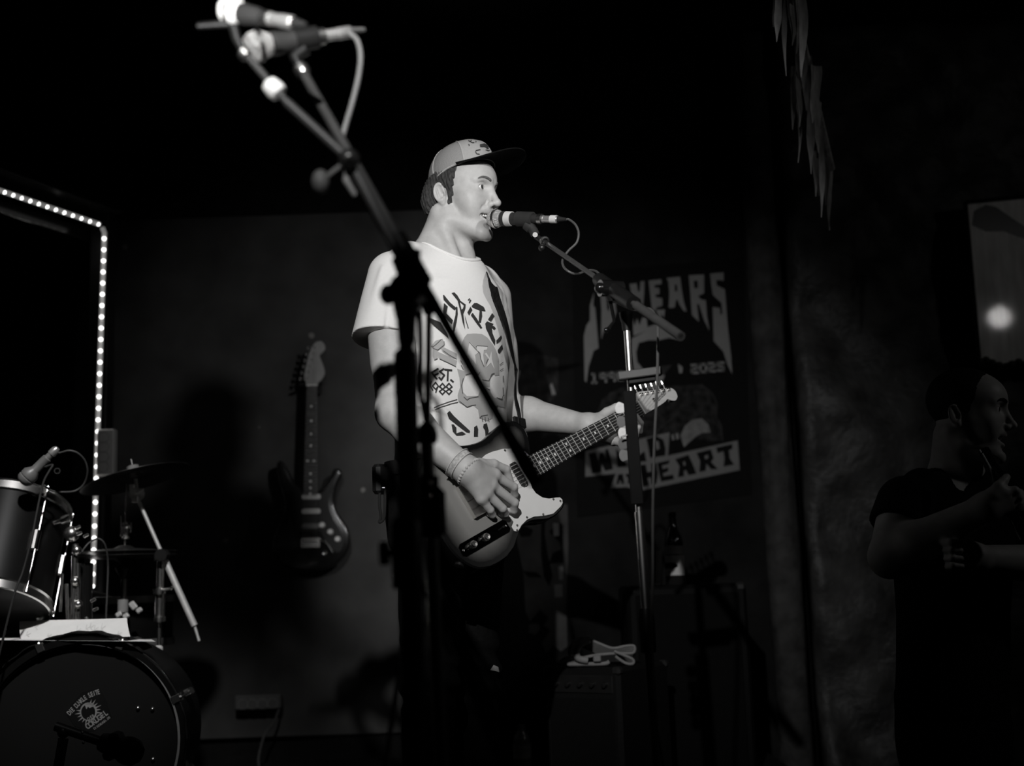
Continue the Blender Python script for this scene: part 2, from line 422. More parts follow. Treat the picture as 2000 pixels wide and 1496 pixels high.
# rough stone wall right of the stage, and the column that closes the stage
def rough_wall(name, x0, x1, y, z0, z1, m, amp=.05, s=.045):
    nx, nz = int((x1-x0)/s)+1, int((z1-z0)/s)+1; V = []; Fc = []
    for j in range(nz+1):
        for i in range(nx+1):
            x = x0+(x1-x0)*i/nx; z = z0+(z1-z0)*j/nz
            q = np.array([[x*3.1, z*3.1, 0]]); e = float(noise3(q, 1.7, 21)[0]+.6*noise3(q, 4.2, 22)[0]+.3*noise3(q, 10, 23)[0])
            V.append((x, y-amp*e, z))
    n = len(V); V += [(x, y+.14, z) for x, _, z in V]
    for j in range(nz):
        for i in range(nx):
            k = j*(nx+1)+i; Fc += [[k, k+1, k+nx+2, k+nx+1], [n+k, n+k+nx+1, n+k+nx+2, n+k+1]]
    for i in range(nx): Fc += [[i, n+i, n+i+1, i+1], [nz*(nx+1)+i, nz*(nx+1)+i+1, n+nz*(nx+1)+i+1, n+nz*(nx+1)+i]]
    for j in range(nz): k = j*(nx+1); Fc += [[k, k+nx+1, n+k+nx+1, n+k], [k+nx, n+k+nx, n+k+2*nx+1, k+2*nx+1]]
    return mesh_obj(name, V, Fc, m, smooth=True)
struct(rough_wall('wall_rear', 1.17, 3.9, 4.95, -.55, 2.98, mat('rough_dark_stone', .028, .5, var=.5, spec=.2, scale=9, bump=.8, bscale=26), .05))
V = []; Fc = []; nz, ns = 60, 20; top, bot = U(1503, 470, 4.55), U(1530, 1330, 4.55)
for j in range(nz+1):
    z = -.55+3.53*j/nz
    for k in range(ns):
        t = 2*math.pi*k/ns; q = np.array([[math.cos(t)*2, math.sin(t)*2, z*2.5]]); r = .085*(1+.18*float(noise3(q, 1.3, 31)[0])+.12*float(noise3(q, 3.1, 32)[0]))
        V.append((1.075+r*.8*math.cos(t), 5.04+r*.8*math.sin(t), z))
for j in range(nz):
    for k in range(ns): Fc.append([j*ns+k, j*ns+(k+1) % ns, (j+1)*ns+(k+1) % ns, (j+1)*ns+k])
struct(mesh_obj('pillar', V, Fc, mat('rough_pillar', .03, .75, var=.4, scale=14, bump=.5, bscale=50), smooth=True))
# ------------------------------------------------------------------ guitar plane (the player's guitar, measured from its neck)
GB = U(932, 970.5, 2.98)                               # bridge
GU = nrm([0.68109, 0.61924, 0.39076])                  # along the neck
GV = nrm([-.46, 0, .89] - GU*(np.array([-.46, 0, .89])@GU)); GN = np.cross(GU, GV)
def gp(px, py, h=0.0): return on_plane(px, py, GB+GN*h, GN)
def gl(u, v, h=0.0): return GB+(GU*u+GV*v)/1000+GN*h/1000    # millimetres in the guitar's own frame

# ------------------------------------------------------------------ heads
def head_frame(o, yaw, roll=0.0, pitch=0.0):
    """columns: left, forward, up; yaw measured from facing the camera towards +x"""
    f = np.array([math.sin(yaw), -math.cos(yaw), 0]); l = np.array([math.cos(yaw), math.sin(yaw), 0]); z = np.array([0, 0, 1.0])
    f, z = f*math.cos(pitch)+z*math.sin(pitch), z*math.cos(pitch)-f*math.sin(pitch)
    l, z = l*math.cos(roll)+z*math.sin(roll), z*math.cos(roll)-l*math.sin(roll)
    return np.stack([l, f, z], 1)
def head_sdf(q, smile=1.0):
    """q in the head frame: x left, y forward, z up, origin between the ears (metres)"""
    s = lambda *a: np.array(a, np.float32)
    ax = np.abs(q[..., 0:1]); m = np.concatenate([ax, q[..., 1:]], -1)      # mirrored coordinates
    d = ell(q, s(0, .008, .052), s(.074, .090, .082))
    d = smin(d, ell(q, s(0, .058, .052), s(.058, .056, .052)), .03)             # forehead
    d = smin(d, ell(q, s(0, .048, -.012), s(.057, .060, .075)), .025)           # mid face
    d = smin(d, ell(q, s(0, .050, -.066), s(.044, .047, .042)), .02)            # lower face
    d = smin(d, rcone(m, s(.052, .012, -.062), s(.015, .088, -.098), .017, .015), .024)   # jaw
    d = smin(d, rcone(m, s(.058, .0, -.005), s(.052, .012, -.064), .013, .016), .02)
    d = smin(d, ell(q, s(0, .0935, -.1005), s(.019, .0135, .0150)), .013)       # chin
    d = smin(d, ell(m, s(.044, .062, -.008), s(.019, .024, .019)), .030)        # cheekbone
    d = smin(d, ell(m, s(.036, .072, -.034), s(.017, .017, .020)), .024)        # cheek
    d = smin(d, rcone(m, s(.012, .104, .042), s(.046, .084, .040), .007, .007), .012)     # brow
    d = smax(d, -ell(m, s(.0325, .113, .022), s(.021, .021, .0150)), .012)      # socket
    d = smin(d, ell(m, s(.0325, .0855, .0215), s(.0168, .0148, .0155)), .004)   # lids
    d = smax(d, -ell(m, s(.0325, .101, .0210), s(.0138, .014, .0066)), .0014)   # lid opening
    d = d + .0016*np.exp(-(chain(m, [s(.021, .098, .0300), s(.032, .099, .0335), s(.045, .091, .0295)], [0, 0, 0])/.0022)**2)
    d = smin(d, rcone(q, s(0, .102, .032), s(0, .1245, -.0150), .0070, .0092), .010)      # nose ridge
    d = smin(d, ell(q, s(0, .1270, -.0175), s(.0105, .0092, .0095)), .006)      # tip
    d = smin(d, ell(m, s(.0128, .1115, -.0225), s(.0078, .0115, .0085)), .006)  # wings
    d = d + .0012*np.exp(-(chain(m, [s(.020, .103, -.014), s(.0215, .101, -.023), s(.019, .104, -.030)], [0, 0, 0])/.0022)**2)
    d = smax(d, -ell(m, s(.0072, .1165, -.0320), s(.0046, .0065, .0050)), .003) # nostrils
    d = smin(d, ell(q, s(0, .0930, -.0360), s(.027, .0180, .0120)), .012)       # upper lip bulk
    # grooves of the smile
    d = d + .0028*smile*np.exp(-(chain(m, [s(.020, .107, -.020), s(.030, .098, -.032), s(.043, .078, -.050)], [0, 0, 0])/.0042)**2)
    # open mouth
    d = smax(d, -ell(q, s(0, .092, -.0535), s(.0315, .024, .0110)), .003)
    up = chain(m, [s(.0330, .0790, -.0430), s(.019, .0975, -.0442), s(.005, .1055, -.0432), s(0, .1050, -.0440)], [.0024, .0038, .0044, .0040], .003)
    lw = chain(m, [s(.0330, .0790, -.0440), s(.023, .0905, -.0585), s(.009, .0990, -.0680), s(0, .1005, -.0690)], [.0024, .0042, .0054, .0054], .003)
    d = smin(d, up, .0035); d = smin(d, lw, .004)
    d = d + .003*np.exp(-(rcone(m, s(0, .104, -.0800), s(.012, .100, -.0800), 0, 0)/.006)**2)
    # ears
    er = s(.0770, -.006, .002); t = .30
    M = np.array([[math.cos(t), math.sin(t), 0], [-math.sin(t), math.cos(t), 0], [0, 0, 1]], np.float32).T
    k = .16; M = M@np.array([[1, 0, 0], [0, math.cos(k), -math.sin(k)], [0, math.sin(k), math.cos(k)]], np.float32)
    sc = .86; e = (m-er)@M/sc
    ear = ell(e, s(0, 0, .004), s(.0065, .0185, .0295)); ear = smin(ear, ell(e, s(-.001, .006, -.024), s(.005, .009, .012)), .008)
    ear = smax(ear, -ell(e, s(.0080, .0015, .006), s(.0070, .0128, .0220)), .003)
    rim = np.abs(np.sqrt((e[..., 1]/.0165)**2+((e[..., 2]-.005)/.0270)**2)-1)*.018
    rim = np.where(e[..., 1] < .010, np.sqrt(rim**2+(e[..., 0]-.0045)**2)-.0032, 1.0)
    ear = smin(ear, rim, .003)
    ear = smin(ear, rcone(e, s(.004, -.008, .016), s(.004, -.003, -.012), .0028, .0030), .003)
    ear = smin(ear, ell(e, s(.003, .0145, -.003), s(.004, .0040, .0075)), .003)
    ear = smax(ear, -ell(e, s(.004, .009, -.004), s(.007, .0060, .0090)), .003)
    d = smin(d, ear*sc, .005)
    return d
def eye_parts(o, M, parent, look=(0.0, 0.0)):
    for sx in (-1, 1):
        c = o+M@np.array([sx*.0325, .0858, .0212])
        g = nrm(M@np.array([look[0], 1.0, look[1]]))
        e = MB().ball(c, .0129, 20).build('eyeball', mat('eye_white', .70, .15, var=.02), parent, smooth=True)
        MB().lathe(c, g, [(.0064, .0110), (.0062, .0117), (.0044, .0126), (.0, .0133)], 18).build('iris', mat('iris', .03, .1), e, smooth=True)
def strip_mesh(name, o, M, pts, rs, m, parent, seg=8, sc=.45):
    mb = MB().tube([o+M@np.array(p) for p in pts], rs, seg); return mb.build(name, m, parent, smooth=True)

# ------------------------------------------------------------------ the singer
FDIR = np.array([.74, -.67, 0]); FDIR = FDIR/np.linalg.norm(FDIR); LDIR = np.array([-FDIR[1], FDIR[0], 0])
YAWH = math.radians(63)
HM = head_frame(None, YAWH, roll=0.0, pitch=math.radians(-3.5))
EAR = U(859, 379, 3.14); HO = EAR - HM@np.array([-.0770, -.006, .002])
singer = thing('person', 'singer in a flat-brimmed cap and printed white T-shirt playing a guitar at the microphone', 'person', (U(872, 950, 3.22)[0], 3.22, 0.0))
S_R, E_R, W_R = U(762, 548, 3.07), U(770, 806, 2.97), gp(912, 918, .052)
S_L, E_L, W_L = U(958, 582, 3.36), U(985, 802, 3.47), gp(1150, 831, -.055)
tz = lambda py: float(U(870, py, 3.22)[2])
TL = [(1060, 876, .175, .115), (1000, 876, .178, .118), (940, 876, .168, .110), (880, 874, .158, .108), (800, 874, .160, .112), (700, 872, .178, .120), (620, 872, .186, .116), (570, 872, .170, .100), (535, 872, .110, .078), (505, 875, .068, .062)]
TZ = np.array([tz(a[0]) for a in TL]); TC = [U(a[1], a[0], 3.22) for a in TL]; TA = [a[2] for a in TL]; TB = [a[3] for a in TL]
RH = dict(w=W_R,
    mcp=[gp(966, 926, .050), gp(959, 945, .052), gp(950, 961, .048), gp(940, 974, .042)],
    thumb=([gp(936, 908, .040), gp(964, 907, .040), gp(988, 917, .034), gp(997, 940, .020)], [.0150, .0125, .0108, .0085]),
    fing=[([gp(966, 928, .050), gp(1003, 951, .038), gp(1005, 966, .020), gp(994, 965, .010)], [.0125, .0108, .0092, .0075]),
          ([gp(959, 946, .052), gp(1005, 982, .038), gp(1004, 997, .020), gp(993, 996, .010)], [.0125, .0108, .0092, .0075]),
          ([gp(950, 962, .048), gp(982, 993, .036), gp(988, 1004, .020), gp(978, 1003, .010)], [.0115, .0100, .0085, .0072]),
          ([gp(940, 974, .042), gp(958, 996, .030), gp(963, 1006, .017), gp(955, 1004, .010)], [.0105, .0088, .0076, .0066])])
LH = dict(w=W_L,
    mcp=[gp(1198, 860, -.030), gp(1209, 857, -.036), gp(1221, 850, -.038), gp(1232, 843, -.036)],
    thumb=([gp(1166, 822, -.045), gp(1186, 805, -.036), gp(1204, 796, -.024), gp(1218, 796, -.012)], [.0165, .0135, .0120, .0095]),
    fing=[([gp(1198, 860, -.030), gp(1214, 866, .004), gp(1224, 848, .024), gp(1219, 830, .017)], [.0120, .0105, .0090, .0075]),
          ([gp(1209, 857, -.036), gp(1228, 860, .004), gp(1234, 842, .026), gp(1227, 824, .017)], [.0120, .0105, .0090, .0075]),
          ([gp(1221, 850, -.038), gp(1240, 851, .004), gp(1246, 834, .026), gp(1236, 817, .017)], [.0115, .0100, .0086, .0072]),
          ([gp(1232, 843, -.036), gp(1249, 842, .002), gp(1252, 826, .022), gp(1243, 812, .016)], [.0100, .0088, .0076, .0066])])
def hand_sdf(p, h, wr=.024):
    d = None
    for k, mcp in enumerate(h['mcp']):
        e = rcone(p, h['w'], mcp, wr, (.0150, .0150, .0140, .0125)[k]); d = e if d is None else smin(d, e, .022)
    d = smin(d, rcone(p, h['w'], h['thumb'][0][0], wr, h['thumb'][1][0]), .02)
    d = smin(d, chain(p, *h['thumb'], k=.004), .010)
    f = None
    for pts, rs in h['fing']:
        e = chain(p, pts, rs, .003); f = e if f is None else smin(f, e, .0022)
    for pts, rs in h['fing']: d = d - .0012*np.exp(-((ell(p, pts[0], (.012, .012, .012))+.004)/.006)**2)
    return smin(d, f, .007)
NB = U(872, 545, 3.23)
def body_sdf(p):
    d = loft(p, TZ[0:], TC, TA, TB, LDIR, FDIR)
    d = smin(d, rcone(p, U(800, 512, 3.12), U(935, 552, 3.33), .050, .050), .05)
    for S, E_, W, ru, re, rw in ((S_R, E_R, W_R, .060, .044, .029), (S_L, E_L, W_L, .058, .044, .028)):
        a = rcone(p, S, E_, ru, re); mid = S+(E_-S)*.45+np.array([0, -.01, 0]); a = smin(a, rcone(p, mid, S+(E_-S)*.62, .051, .047), .03)
        fm = E_+(W-E_)*.28; fa = rcone(p, E_, fm, re-.002, .0485); fb = rcone(p, fm, W, .0485, rw)
        a = smin(a, smin(fa, fb, .02), .02); d = smin(d, a, .035 if S is S_R else .03)
    m = ((p-np.asarray(RH['w'], np.float32))**2).sum(-1) < .20**2
    if m.any(): d[m] = smin(d[m], hand_sdf(p[m], RH), .012)
    m = ((p-np.asarray(LH['w'], np.float32))**2).sum(-1) < .22**2
    if m.any(): d[m] = smin(d[m], hand_sdf(p[m], LH), .012)
    m = ((p-HO.astype(np.float32))**2).sum(-1) < .30**2
    if m.any():
        pm = p[m]; q = ((pm-HO.astype(np.float32))@HM.astype(np.float32)).astype(np.float32)
        nk = rcone(pm, NB, HO+HM@np.array([0, .004, -.045]), .060, .051)
        nk = smin(nk, rcone(pm, HO+HM@np.array([-.060, -.022, -.035]), U(905, 545, 3.13), .014, .011), .022)      # neck muscle, near side
        nk = smin(nk, rcone(pm, HO+HM@np.array([.060, -.022, -.035]), U(921, 545, 3.17), .014, .011), .02)
        nk = smin(nk, ell(pm, HO+HM@np.array([0, .030, -.130]), (.014, .014, .016)), .025)                         # larynx
        nk = smin(nk, rcone(pm, HO+HM@np.array([-.03, -.035, -.06]), U(818, 516, 3.16), .026, .036), .05)           # trapezius
        hd = smin(head_sdf(q), nk, .018); d[m] = smin(d[m], hd, .03)
    return d
V, Q = sdf_mesh(body_sdf, (-.44, 2.72, .62), (.50, 3.72, 1.95), .0021)
# keep only what clothes do not swallow: cut below the waistband
body = mesh_obj('body', V, Q, SKIN, singer, smooth=True)
eye_parts(HO, HM, singer, look=(.05, .06))
# teeth
tb = MB()
for k in range(-5, 6):
    a = k*.0048; c = HO+HM@np.array([a, .0985-(k*.0048)**2*30, -.0500]); th_ = math.atan(k*.0048*60); tb.box(c, (.0046, .005, .0085), np.stack([HM[:, 0]*math.cos(th_)-HM[:, 1]*math.sin(th_), HM[:, 1]*math.cos(th_)+HM[:, 0]*math.sin(th_), HM[:, 2]]), .001)
tb.build('teeth', mat('teeth', .72, .3, var=.03), singer)
bv_face = BVHTree.FromPolygons([tuple(v) for v in V], Q.tolist())
def face_pt(bv_, o, M, x, z, off=0.0):
    s_ = o+M@np.array([x, .30, z]); loc, nn, _, _ = bv_.ray_cast(Vector(s_), Vector(-M[:, 1])); return np.array(loc)+M[:, 1]*off if loc is not None else o+M@np.array([x, .1, z])
def eyebrows(bv_, o, M, m, parent):
    for sx in (-1, 1):
        mb = MB()
        for lay in (0, 1, 2):
            mb.tube(smooth_path([face_pt(bv_, o, M, sx*x, z+lay*.0016, .0002) for x, z in ((.014, .0385), (.022, .0425), (.032, .0450), (.042, .0440), (.051, .0385))], 4), [.0004, .0012]+[.0020]*7+[.0018]*4+[.0013, .0010, .0006, .0003], 7)
        mb.build('eyebrow', m, parent, smooth=True)
HAIRM = mat('brown_hair', .05, .6, var=.5, scale=60, stretch=(6, 6, 1), bump=.5, bscale=90)
eyebrows(bv_face, HO, HM, mat('eyebrow_hair', .10, .7, var=.4, scale=200), singer)
CAPO = HO+HM@np.array([0, .017, .066]); TILT = math.radians(21)
CM = HM@np.array([[1, 0, 0], [0, math.cos(TILT), -math.sin(TILT)], [0, math.sin(TILT), math.cos(TILT)]])
def hair_sdf(p):
    q = ((p-HO.astype(np.float32))@HM.astype(np.float32)).astype(np.float32); s = lambda *a: np.array(a, np.float32)
    ax = np.abs(q[..., 0:1]); m = np.concatenate([ax, q[..., 1:]], -1)
    d = ell(q, s(0, .006, .050), s(.0795, .097, .087))
    d = smin(d, ell(q, s(0, -.038, -.010), s(.062, .043, .046)), .03)
    d = smin(d, ell(m, s(.057, -.042, -.004), s(.025, .030, .044)), .02)             # curls behind the ears
    fr = q[..., 1]-(.022+np.clip((q[..., 2]-.02)*.35, 0, .05))                        # front hairline
    d = smax(d, fr, .006)
    side = smin(rcone(m, s(.068, .022, .050), s(.0640, .017, -.020), .011, .0050), d, .012)
    d = np.where(q[..., 1] > -.012, side, d)
    d = smax(d, -ell(m, s(.081, -.006, .0), s(.018, .020, .030)), .006)
    d = smax(d, ((p-CAPO.astype(np.float32))@CM.astype(np.float32))[..., 2]-.014, .004)
    st = np.sin(q[..., 0]*420+np.sin(q[..., 2]*60)*2.0)*np.sin(q[..., 1]*260+q[..., 2]*120+np.sin(q[..., 2]*45)*2)
    return d + .0016*st + .0012*np.sin(q[..., 1]*620+q[..., 2]*190)
lo = HO-np.array([.17]*3); V, Q = sdf_mesh(hair_sdf, lo, lo+.34, .0021)
q = (V-HO)@HM; keep = q[:, 2] < .125
mesh_obj('hair', V, Q, HAIRM, singer, smooth=True)

# ------------------------------------------------------------------ T-shirt
SHW = mat('white_cotton', .80, .85, var=.02, scale=200, bump=.12, bscale=900, spec=.2)
HEMR = U(752, 664, 3.03); HEML = U(966, 714, 3.42)
SF = [(U(838, 790, 3.07), U(905, 822, 3.05), .010, -.010), (U(905, 822, 3.05), U(945, 838, 3.06), .010, -.008), (U(838, 806, 3.07), U(915, 812, 3.03), .010, .009),
      (U(880, 842, 3.03), U(965, 822, 3.10), .009, .006), (U(850, 830, 3.05), U(900, 856, 3.05), .010, -.006), (U(815, 640, 3.0), U(840, 790, 3.05), .014, .008),
      (U(765, 540, 2.98), U(755, 640, 2.95), .006, .006), (U(745, 520, 3.0), U(728, 640, 2.98), .012, -.005), (U(950, 580, 3.25), U(985, 700, 3.30), .012, .006),
      (U(800, 560, 2.98), U(790, 650, 2.97), .012, .006), (U(880, 700, 3.0), U(930, 820, 3.03), .02, .003)]
def shirt_outer(p):
    d = loft(p, TZ, TC, [a+.020 for a in TA], [b+.022 for b in TB], LDIR, FDIR)
    d = smin(d, rcone(p, U(800, 514, 3.12), U(935, 556, 3.33), .056, .056), .05)
    for S, Hm, ra, rb, sd in ((U(768, 540, 3.07), HEMR, .066, .083, 0), (U(946, 580, 3.35), HEML, .058, .050, 1)):
        a = nrm(Hm-S); s_ = rcone(p, S, Hm+a*.10, ra, rb+.012); s_ = smax(s_, ((p-Hm.astype(np.float32))@a.astype(np.float32)), .002); d = smin(d, s_, .030)
    for a, b, w_, dep in SF: d = d+dep*np.exp(-(rcone(p, a, b, 0, 0)/w_)**2)
    return d+.0022*noise3(p, 14, 3)+.0012*noise3(p, 34, 5)
def shirt_sdf(p):
    o = shirt_outer(p); d = smax(o, -(o+.0065), .001)
    d = smax(d, -ell(p, U(866, 484, 3.215), (.084, .098, .098)), .002)                # collar opening
    d = smax(d, -rcone(p, U(872, 520, 3.2), U(905, 400, 3.2), .076, .09), .002)
    hem = U(900, 872, 3.05); nh = nrm([-.25, .1, -1]); d = smax(d, ((p-hem.astype(np.float32))@nh.astype(np.float32)), .002)
    return d
V, Q = sdf_mesh(shirt_sdf, (-.46, 2.78, .88), (.14, 3.62, 1.72), .0027)
shirt = mesh_obj('t_shirt', V, Q, SHW, singer, smooth=True)
def opening(p): return np.minimum(ell(p, U(866, 484, 3.215), (.084, .098, .098)), rcone(p, U(872, 520, 3.2), U(905, 400, 3.2), .076, .09))
Vf = V.astype(np.float32); k_ = (np.abs(opening(Vf)) < .0035) & (np.abs(shirt_outer(Vf)) < .004) & (V[:, 2] > tz(600)); R_ = V[k_]; cen_ = R_.mean(0); an = np.arctan2((R_-cen_)@FDIR, (R_-cen_)@LDIR); ring = []
for j in range(44):
    a_ = -math.pi+2*math.pi*(j+.5)/44; dlt = np.abs(np.angle(np.exp(1j*(an-a_)))); w_ = np.exp(-(dlt/.12)**2)
    if w_.sum() > .5: ring.append((R_*w_[:, None]).sum(0)/w_.sum())
MB().tube(smooth_path(ring, 3, True), .0052, 8, closed=True).build('neckband', SHW, shirt, smooth=True)
bv_shirt = BVHTree.FromPolygons([tuple(v) for v in V], Q.tolist())
Z3 = lambda a: (820+a[0]*.1337, 560+a[1]*.1337); Z4 = lambda a: (820+a[0]*.1203, 720+a[1]*.1203)
INK = mat('dark_ink', .040, .8); GREYI = mat('grey_ink', .42, .8, var=.02); GREYD = mat('mid_grey_ink', .30, .8, var=.03); LINEI = mat('line_ink', .09, .8)
z3 = lambda L: [([Z3(a) for a in p] if not isinstance(p, tuple) else ([Z3(a) for a in p[0]], [[Z3(a) for a in h] for h in p[1]])) for p in L]
z4 = lambda L: [[Z4(a) for a in p] for p in L]
letters = [[(120, 480), (135, 452), (200, 480), (300, 520), (400, 690), (420, 760), (300, 655), (150, 525)],
 [(335, 125), (352, 125), (440, 235), (530, 310), (505, 345), (420, 275), (345, 195)], [(350, 240), (405, 290), (385, 390), (480, 490), (465, 550), (375, 460), (335, 430), (340, 340)],
 [(525, 290), (545, 300), (550, 400), (532, 520), (515, 600), (495, 670), (480, 665), (485, 540), (515, 420)],
 ([(460, 95), (500, 85), (545, 130), (590, 210), (665, 262), (660, 320), (630, 400), (645, 520), (656, 625), (620, 520), (600, 420), (580, 330), (545, 200)], [[(580, 225), (640, 275), (625, 320), (605, 335)]]),
 [(650, 410), (680, 510), (710, 612), (695, 605), (660, 480)], [(695, 195), (720, 168), (730, 180), (703, 210)], [(728, 188), (748, 200), (725, 245), (710, 235)], [(735, 290), (762, 340), (715, 420), (690, 375)],
 [(750, 285), (790, 240), (830, 240), (930, 300), (955, 360), (900, 350), (905, 430), (885, 530), (855, 515), (860, 430), (868, 345), (830, 330), (770, 305)], [(740, 415), (765, 380), (830, 470), (905, 600), (885, 615), (820, 530)],
 [(990, 480), (1050, 385), (1085, 430), (1035, 510)], [(950, 540), (975, 505), (1070, 545), (1055, 570), (1080, 580), (1105, 610), (1080, 630), (1045, 600), (1055, 680), (1095, 780), (1090, 860), (1040, 780), (990, 670), (960, 610)],
 [(1110, 785), (1180, 710), (1190, 735), (1165, 800), (1115, 835)], [(1130, 925), (1195, 840), (1205, 900), (1160, 975), (1135, 960)]]
print_on_mesh('shirt_lettering', z3(letters), bv_shirt, INK, shirt, .0016)
S3 = lambda pts, w_: z3(stroke(pts, w_)); S4 = lambda pts, w_: z4(stroke(pts, w_))
est = S3([(245, 1345), (170, 1255), (262, 1200)], 26)+S3([(210, 1297), (265, 1268)], 24)+S3([(345, 1200), (290, 1238), (355, 1292), (310, 1360), (280, 1325)], 24)+S3([(365, 1210), (460, 1220)], 26)+S3([(408, 1215), (402, 1370)], 24)+S3([(450, 1360), (482, 1388)], 24)
est += S4([(188, 208), (165, 265), (210, 350)], 20)+S4([(255, 222), (205, 280), (255, 335), (300, 285), (255, 222)], 20)+S4([(285, 300), (258, 385)], 20)
for cx in (365, 470): est += S4([(cx, 238), (cx-48, 292), (cx+45, 365), (cx, 418), (cx-48, 368), (cx+48, 296), (cx, 238)], 20)
print_on_mesh('shirt_date', est, bv_shirt, INK, shirt, .0016, 4)
bot = z4([[(440, 720), (480, 690), (560, 780), (810, 1010), (800, 1040), (750, 1030), (580, 900), (470, 810)], [(510, 905), (545, 905), (590, 960), (590, 1050), (680, 1020), (740, 1060), (690, 1080), (590, 1085), (530, 1020)],
 [(875, 950), (920, 920), (940, 980), (935, 1100), (870, 1100)], [(1030, 900), (1080, 885), (1110, 1000), (1090, 1100), (1060, 1120), (1050, 1000), (1020, 950)]])
print_on_mesh('shirt_lower_lettering', bot, bv_shirt, INK, shirt, .0016)
skull = z3([[(620, 800), (650, 735), (690, 690), (800, 683), (900, 690), (980, 740), (1060, 840), (1110, 930), (1150, 1060), (1155, 1290), (1100, 1300), (1060, 1262), (1020, 1330), (920, 1365), (860, 1280), (780, 1240), (660, 1290), (640, 1200), (590, 1040), (600, 900)]])
skull += z4([[(600, 0), (720, 40), (735, 110), (690, 230), (700, 380), (760, 445), (940, 440), (1000, 300), (1040, 335), (1130, 345), (1165, 420), (1200, 470), (1330, 480), (1370, 520), (1370, 630), (1290, 620), (1240, 605), (1190, 700), (1180, 800), (1090, 850), (960, 800), (940, 660), (860, 590), (760, 620), (620, 540), (610, 430), (650, 300), (640, 150)], [(1010, 80), (1130, 60), (1140, 130), (1130, 300), (1030, 310)]])
print_on_mesh('skull_print', skull, bv_shirt, GREYI, shirt, .0010, 6)
brow = z3([(p) for p in ([(720, 815), (740, 820), (800, 900), (850, 960), (800, 1000), (820, 1140), (690, 980), (700, 920)], [(820, 865), (985, 870), (975, 920), (930, 930), (920, 1000), (935, 1170), (890, 1080), (870, 960), (830, 930)], [(940, 980), (965, 965), (1010, 1040), (1040, 940), (1045, 1060), (1085, 1210), (1030, 1110), (960, 1180), (1000, 1060)])])
print_on_mesh('skull_forehead_lettering', brow, bv_shirt, mat('pale_ink', .72, .8, var=.02), shirt, .0018, 5)
ham = z3([[(165, 870), (225, 790), (330, 760), (360, 830), (350, 880), (260, 930), (265, 1000), (255, 1060), (210, 1080), (185, 1010), (190, 910)], [(310, 910), (360, 890), (540, 980), (530, 1060), (430, 1020), (330, 950)], [(265, 950), (400, 1010), (540, 1080), (520, 1165), (400, 1110), (270, 1040)]])
print_on_mesh('hammer_print', ham, bv_shirt, GREYI, shirt, .0012, 6)
ln = []
for pts in ([(165, 870), (190, 880), (240, 840), (310, 770)], [(350, 800), (355, 850), (260, 925), (195, 900)], [(215, 1070), (255, 1050)], [(290, 1055), (400, 1105), (520, 1165)], [(340, 935), (430, 1000), (530, 1055)], [(720, 815), (800, 905), (860, 965)], [(815, 880), (830, 865), (980, 872)], [(870, 970), (885, 1060), (930, 1165)], [(960, 1120), (990, 1055)], [(665, 1290), (780, 1255), (850, 1285), (870, 1250)], [(590, 1080), (620, 1130)], [(600, 1150), (630, 1210)], [(700, 1040), (730, 1100)], [(1160, 1140), (1210, 1100)], [(1165, 1225), (1210, 1195)], [(905, 1360), (1000, 1375), (1030, 1310), (1070, 1265)]): ln += S3(pts, 9)
for pts in ([(235, 630), (460, 540), (600, 500)], [(250, 660), (500, 570), (610, 545)], [(700, 160), (670, 280), (690, 400)], [(710, 460), (760, 510), (800, 480), (940, 455)], [(640, 530), (760, 625), (840, 595), (900, 590)], [(970, 800), (990, 770), (1090, 750)], [(1000, 790), (1010, 850)], [(1050, 790), (1055, 850)], [(1100, 800), (1110, 850)], [(1200, 700), (1250, 600)], [(1240, 470), (1320, 500), (1345, 430)], [(1345, 120), (1350, 220)], [(1340, 310), (1355, 440)], [(1020, 340), (1080, 325), (1130, 345)], [(1140, 130), (1160, 90), (1200, 75)]): ln += S4(pts, 11)
print_on_mesh('skull_outline', ln, bv_shirt, LINEI, shirt, .0020, 5)['kind'] = 'stuff'

# ------------------------------------------------------------------ jeans, belt, shoes
HIPR, HIPL = U(842, 1010, 3.14), U(918, 1010, 3.30)
KNR, KNL = U(838, 1320, 3.07), U(922, 1318, 3.25); AKR, AKL = np.array([KNR[0]-.02, 3.16, .10]), np.array([KNL[0]+.01, 3.40, .10])
def jeans_sdf(p):
    zz = np.array([tz(1075), tz(1010), tz(950), tz(905)]); cc = [U(876, 1075, 3.22), U(876, 1010, 3.22), U(875, 950, 3.22), U(874, 905, 3.22)]
    d = loft(p, zz, cc, [.180, .188, .182, .174], [.125, .130, .126, .120], LDIR, FDIR)
    for h, k, a in ((HIPR, KNR, AKR), (HIPL, KNL, AKL)):
        d = smin(d, smin(rcone(p, h, k, .092, .066), rcone(p, k, a, .066, .056), .03), .04)
    d = smax(d, .07-p[..., 2], .003)
    for h, k in ((HIPR, KNR), (HIPL, KNL)):
        for i in range(4): d = d+.004*np.sin((p[..., 2]-k[2])*110+p[..., 0]*40)*np.exp(-((p[..., 2]-k[2])/.09)**2)*.25
    return d+.004*noise3(p, 16, 11)+.0015*noise3(p, 45, 12)
V, Q = sdf_mesh(jeans_sdf, (-.55, 2.85, .05), (.18, 3.62, 1.08), .006)
jeans = mesh_obj('jeans', V, Q, mat('black_denim', .006, .85, var=.25, scale=120, bump=.2, bscale=500), singer, smooth=True)
bv_j = BVHTree.FromPolygons([tuple(v) for v in V], Q.tolist())
print_on_mesh('knee_tear', [[(957, 1308), (963, 1299), (972, 1303), (974, 1312), (966, 1310)]], bv_j, SKIN, jeans, .002, 4)
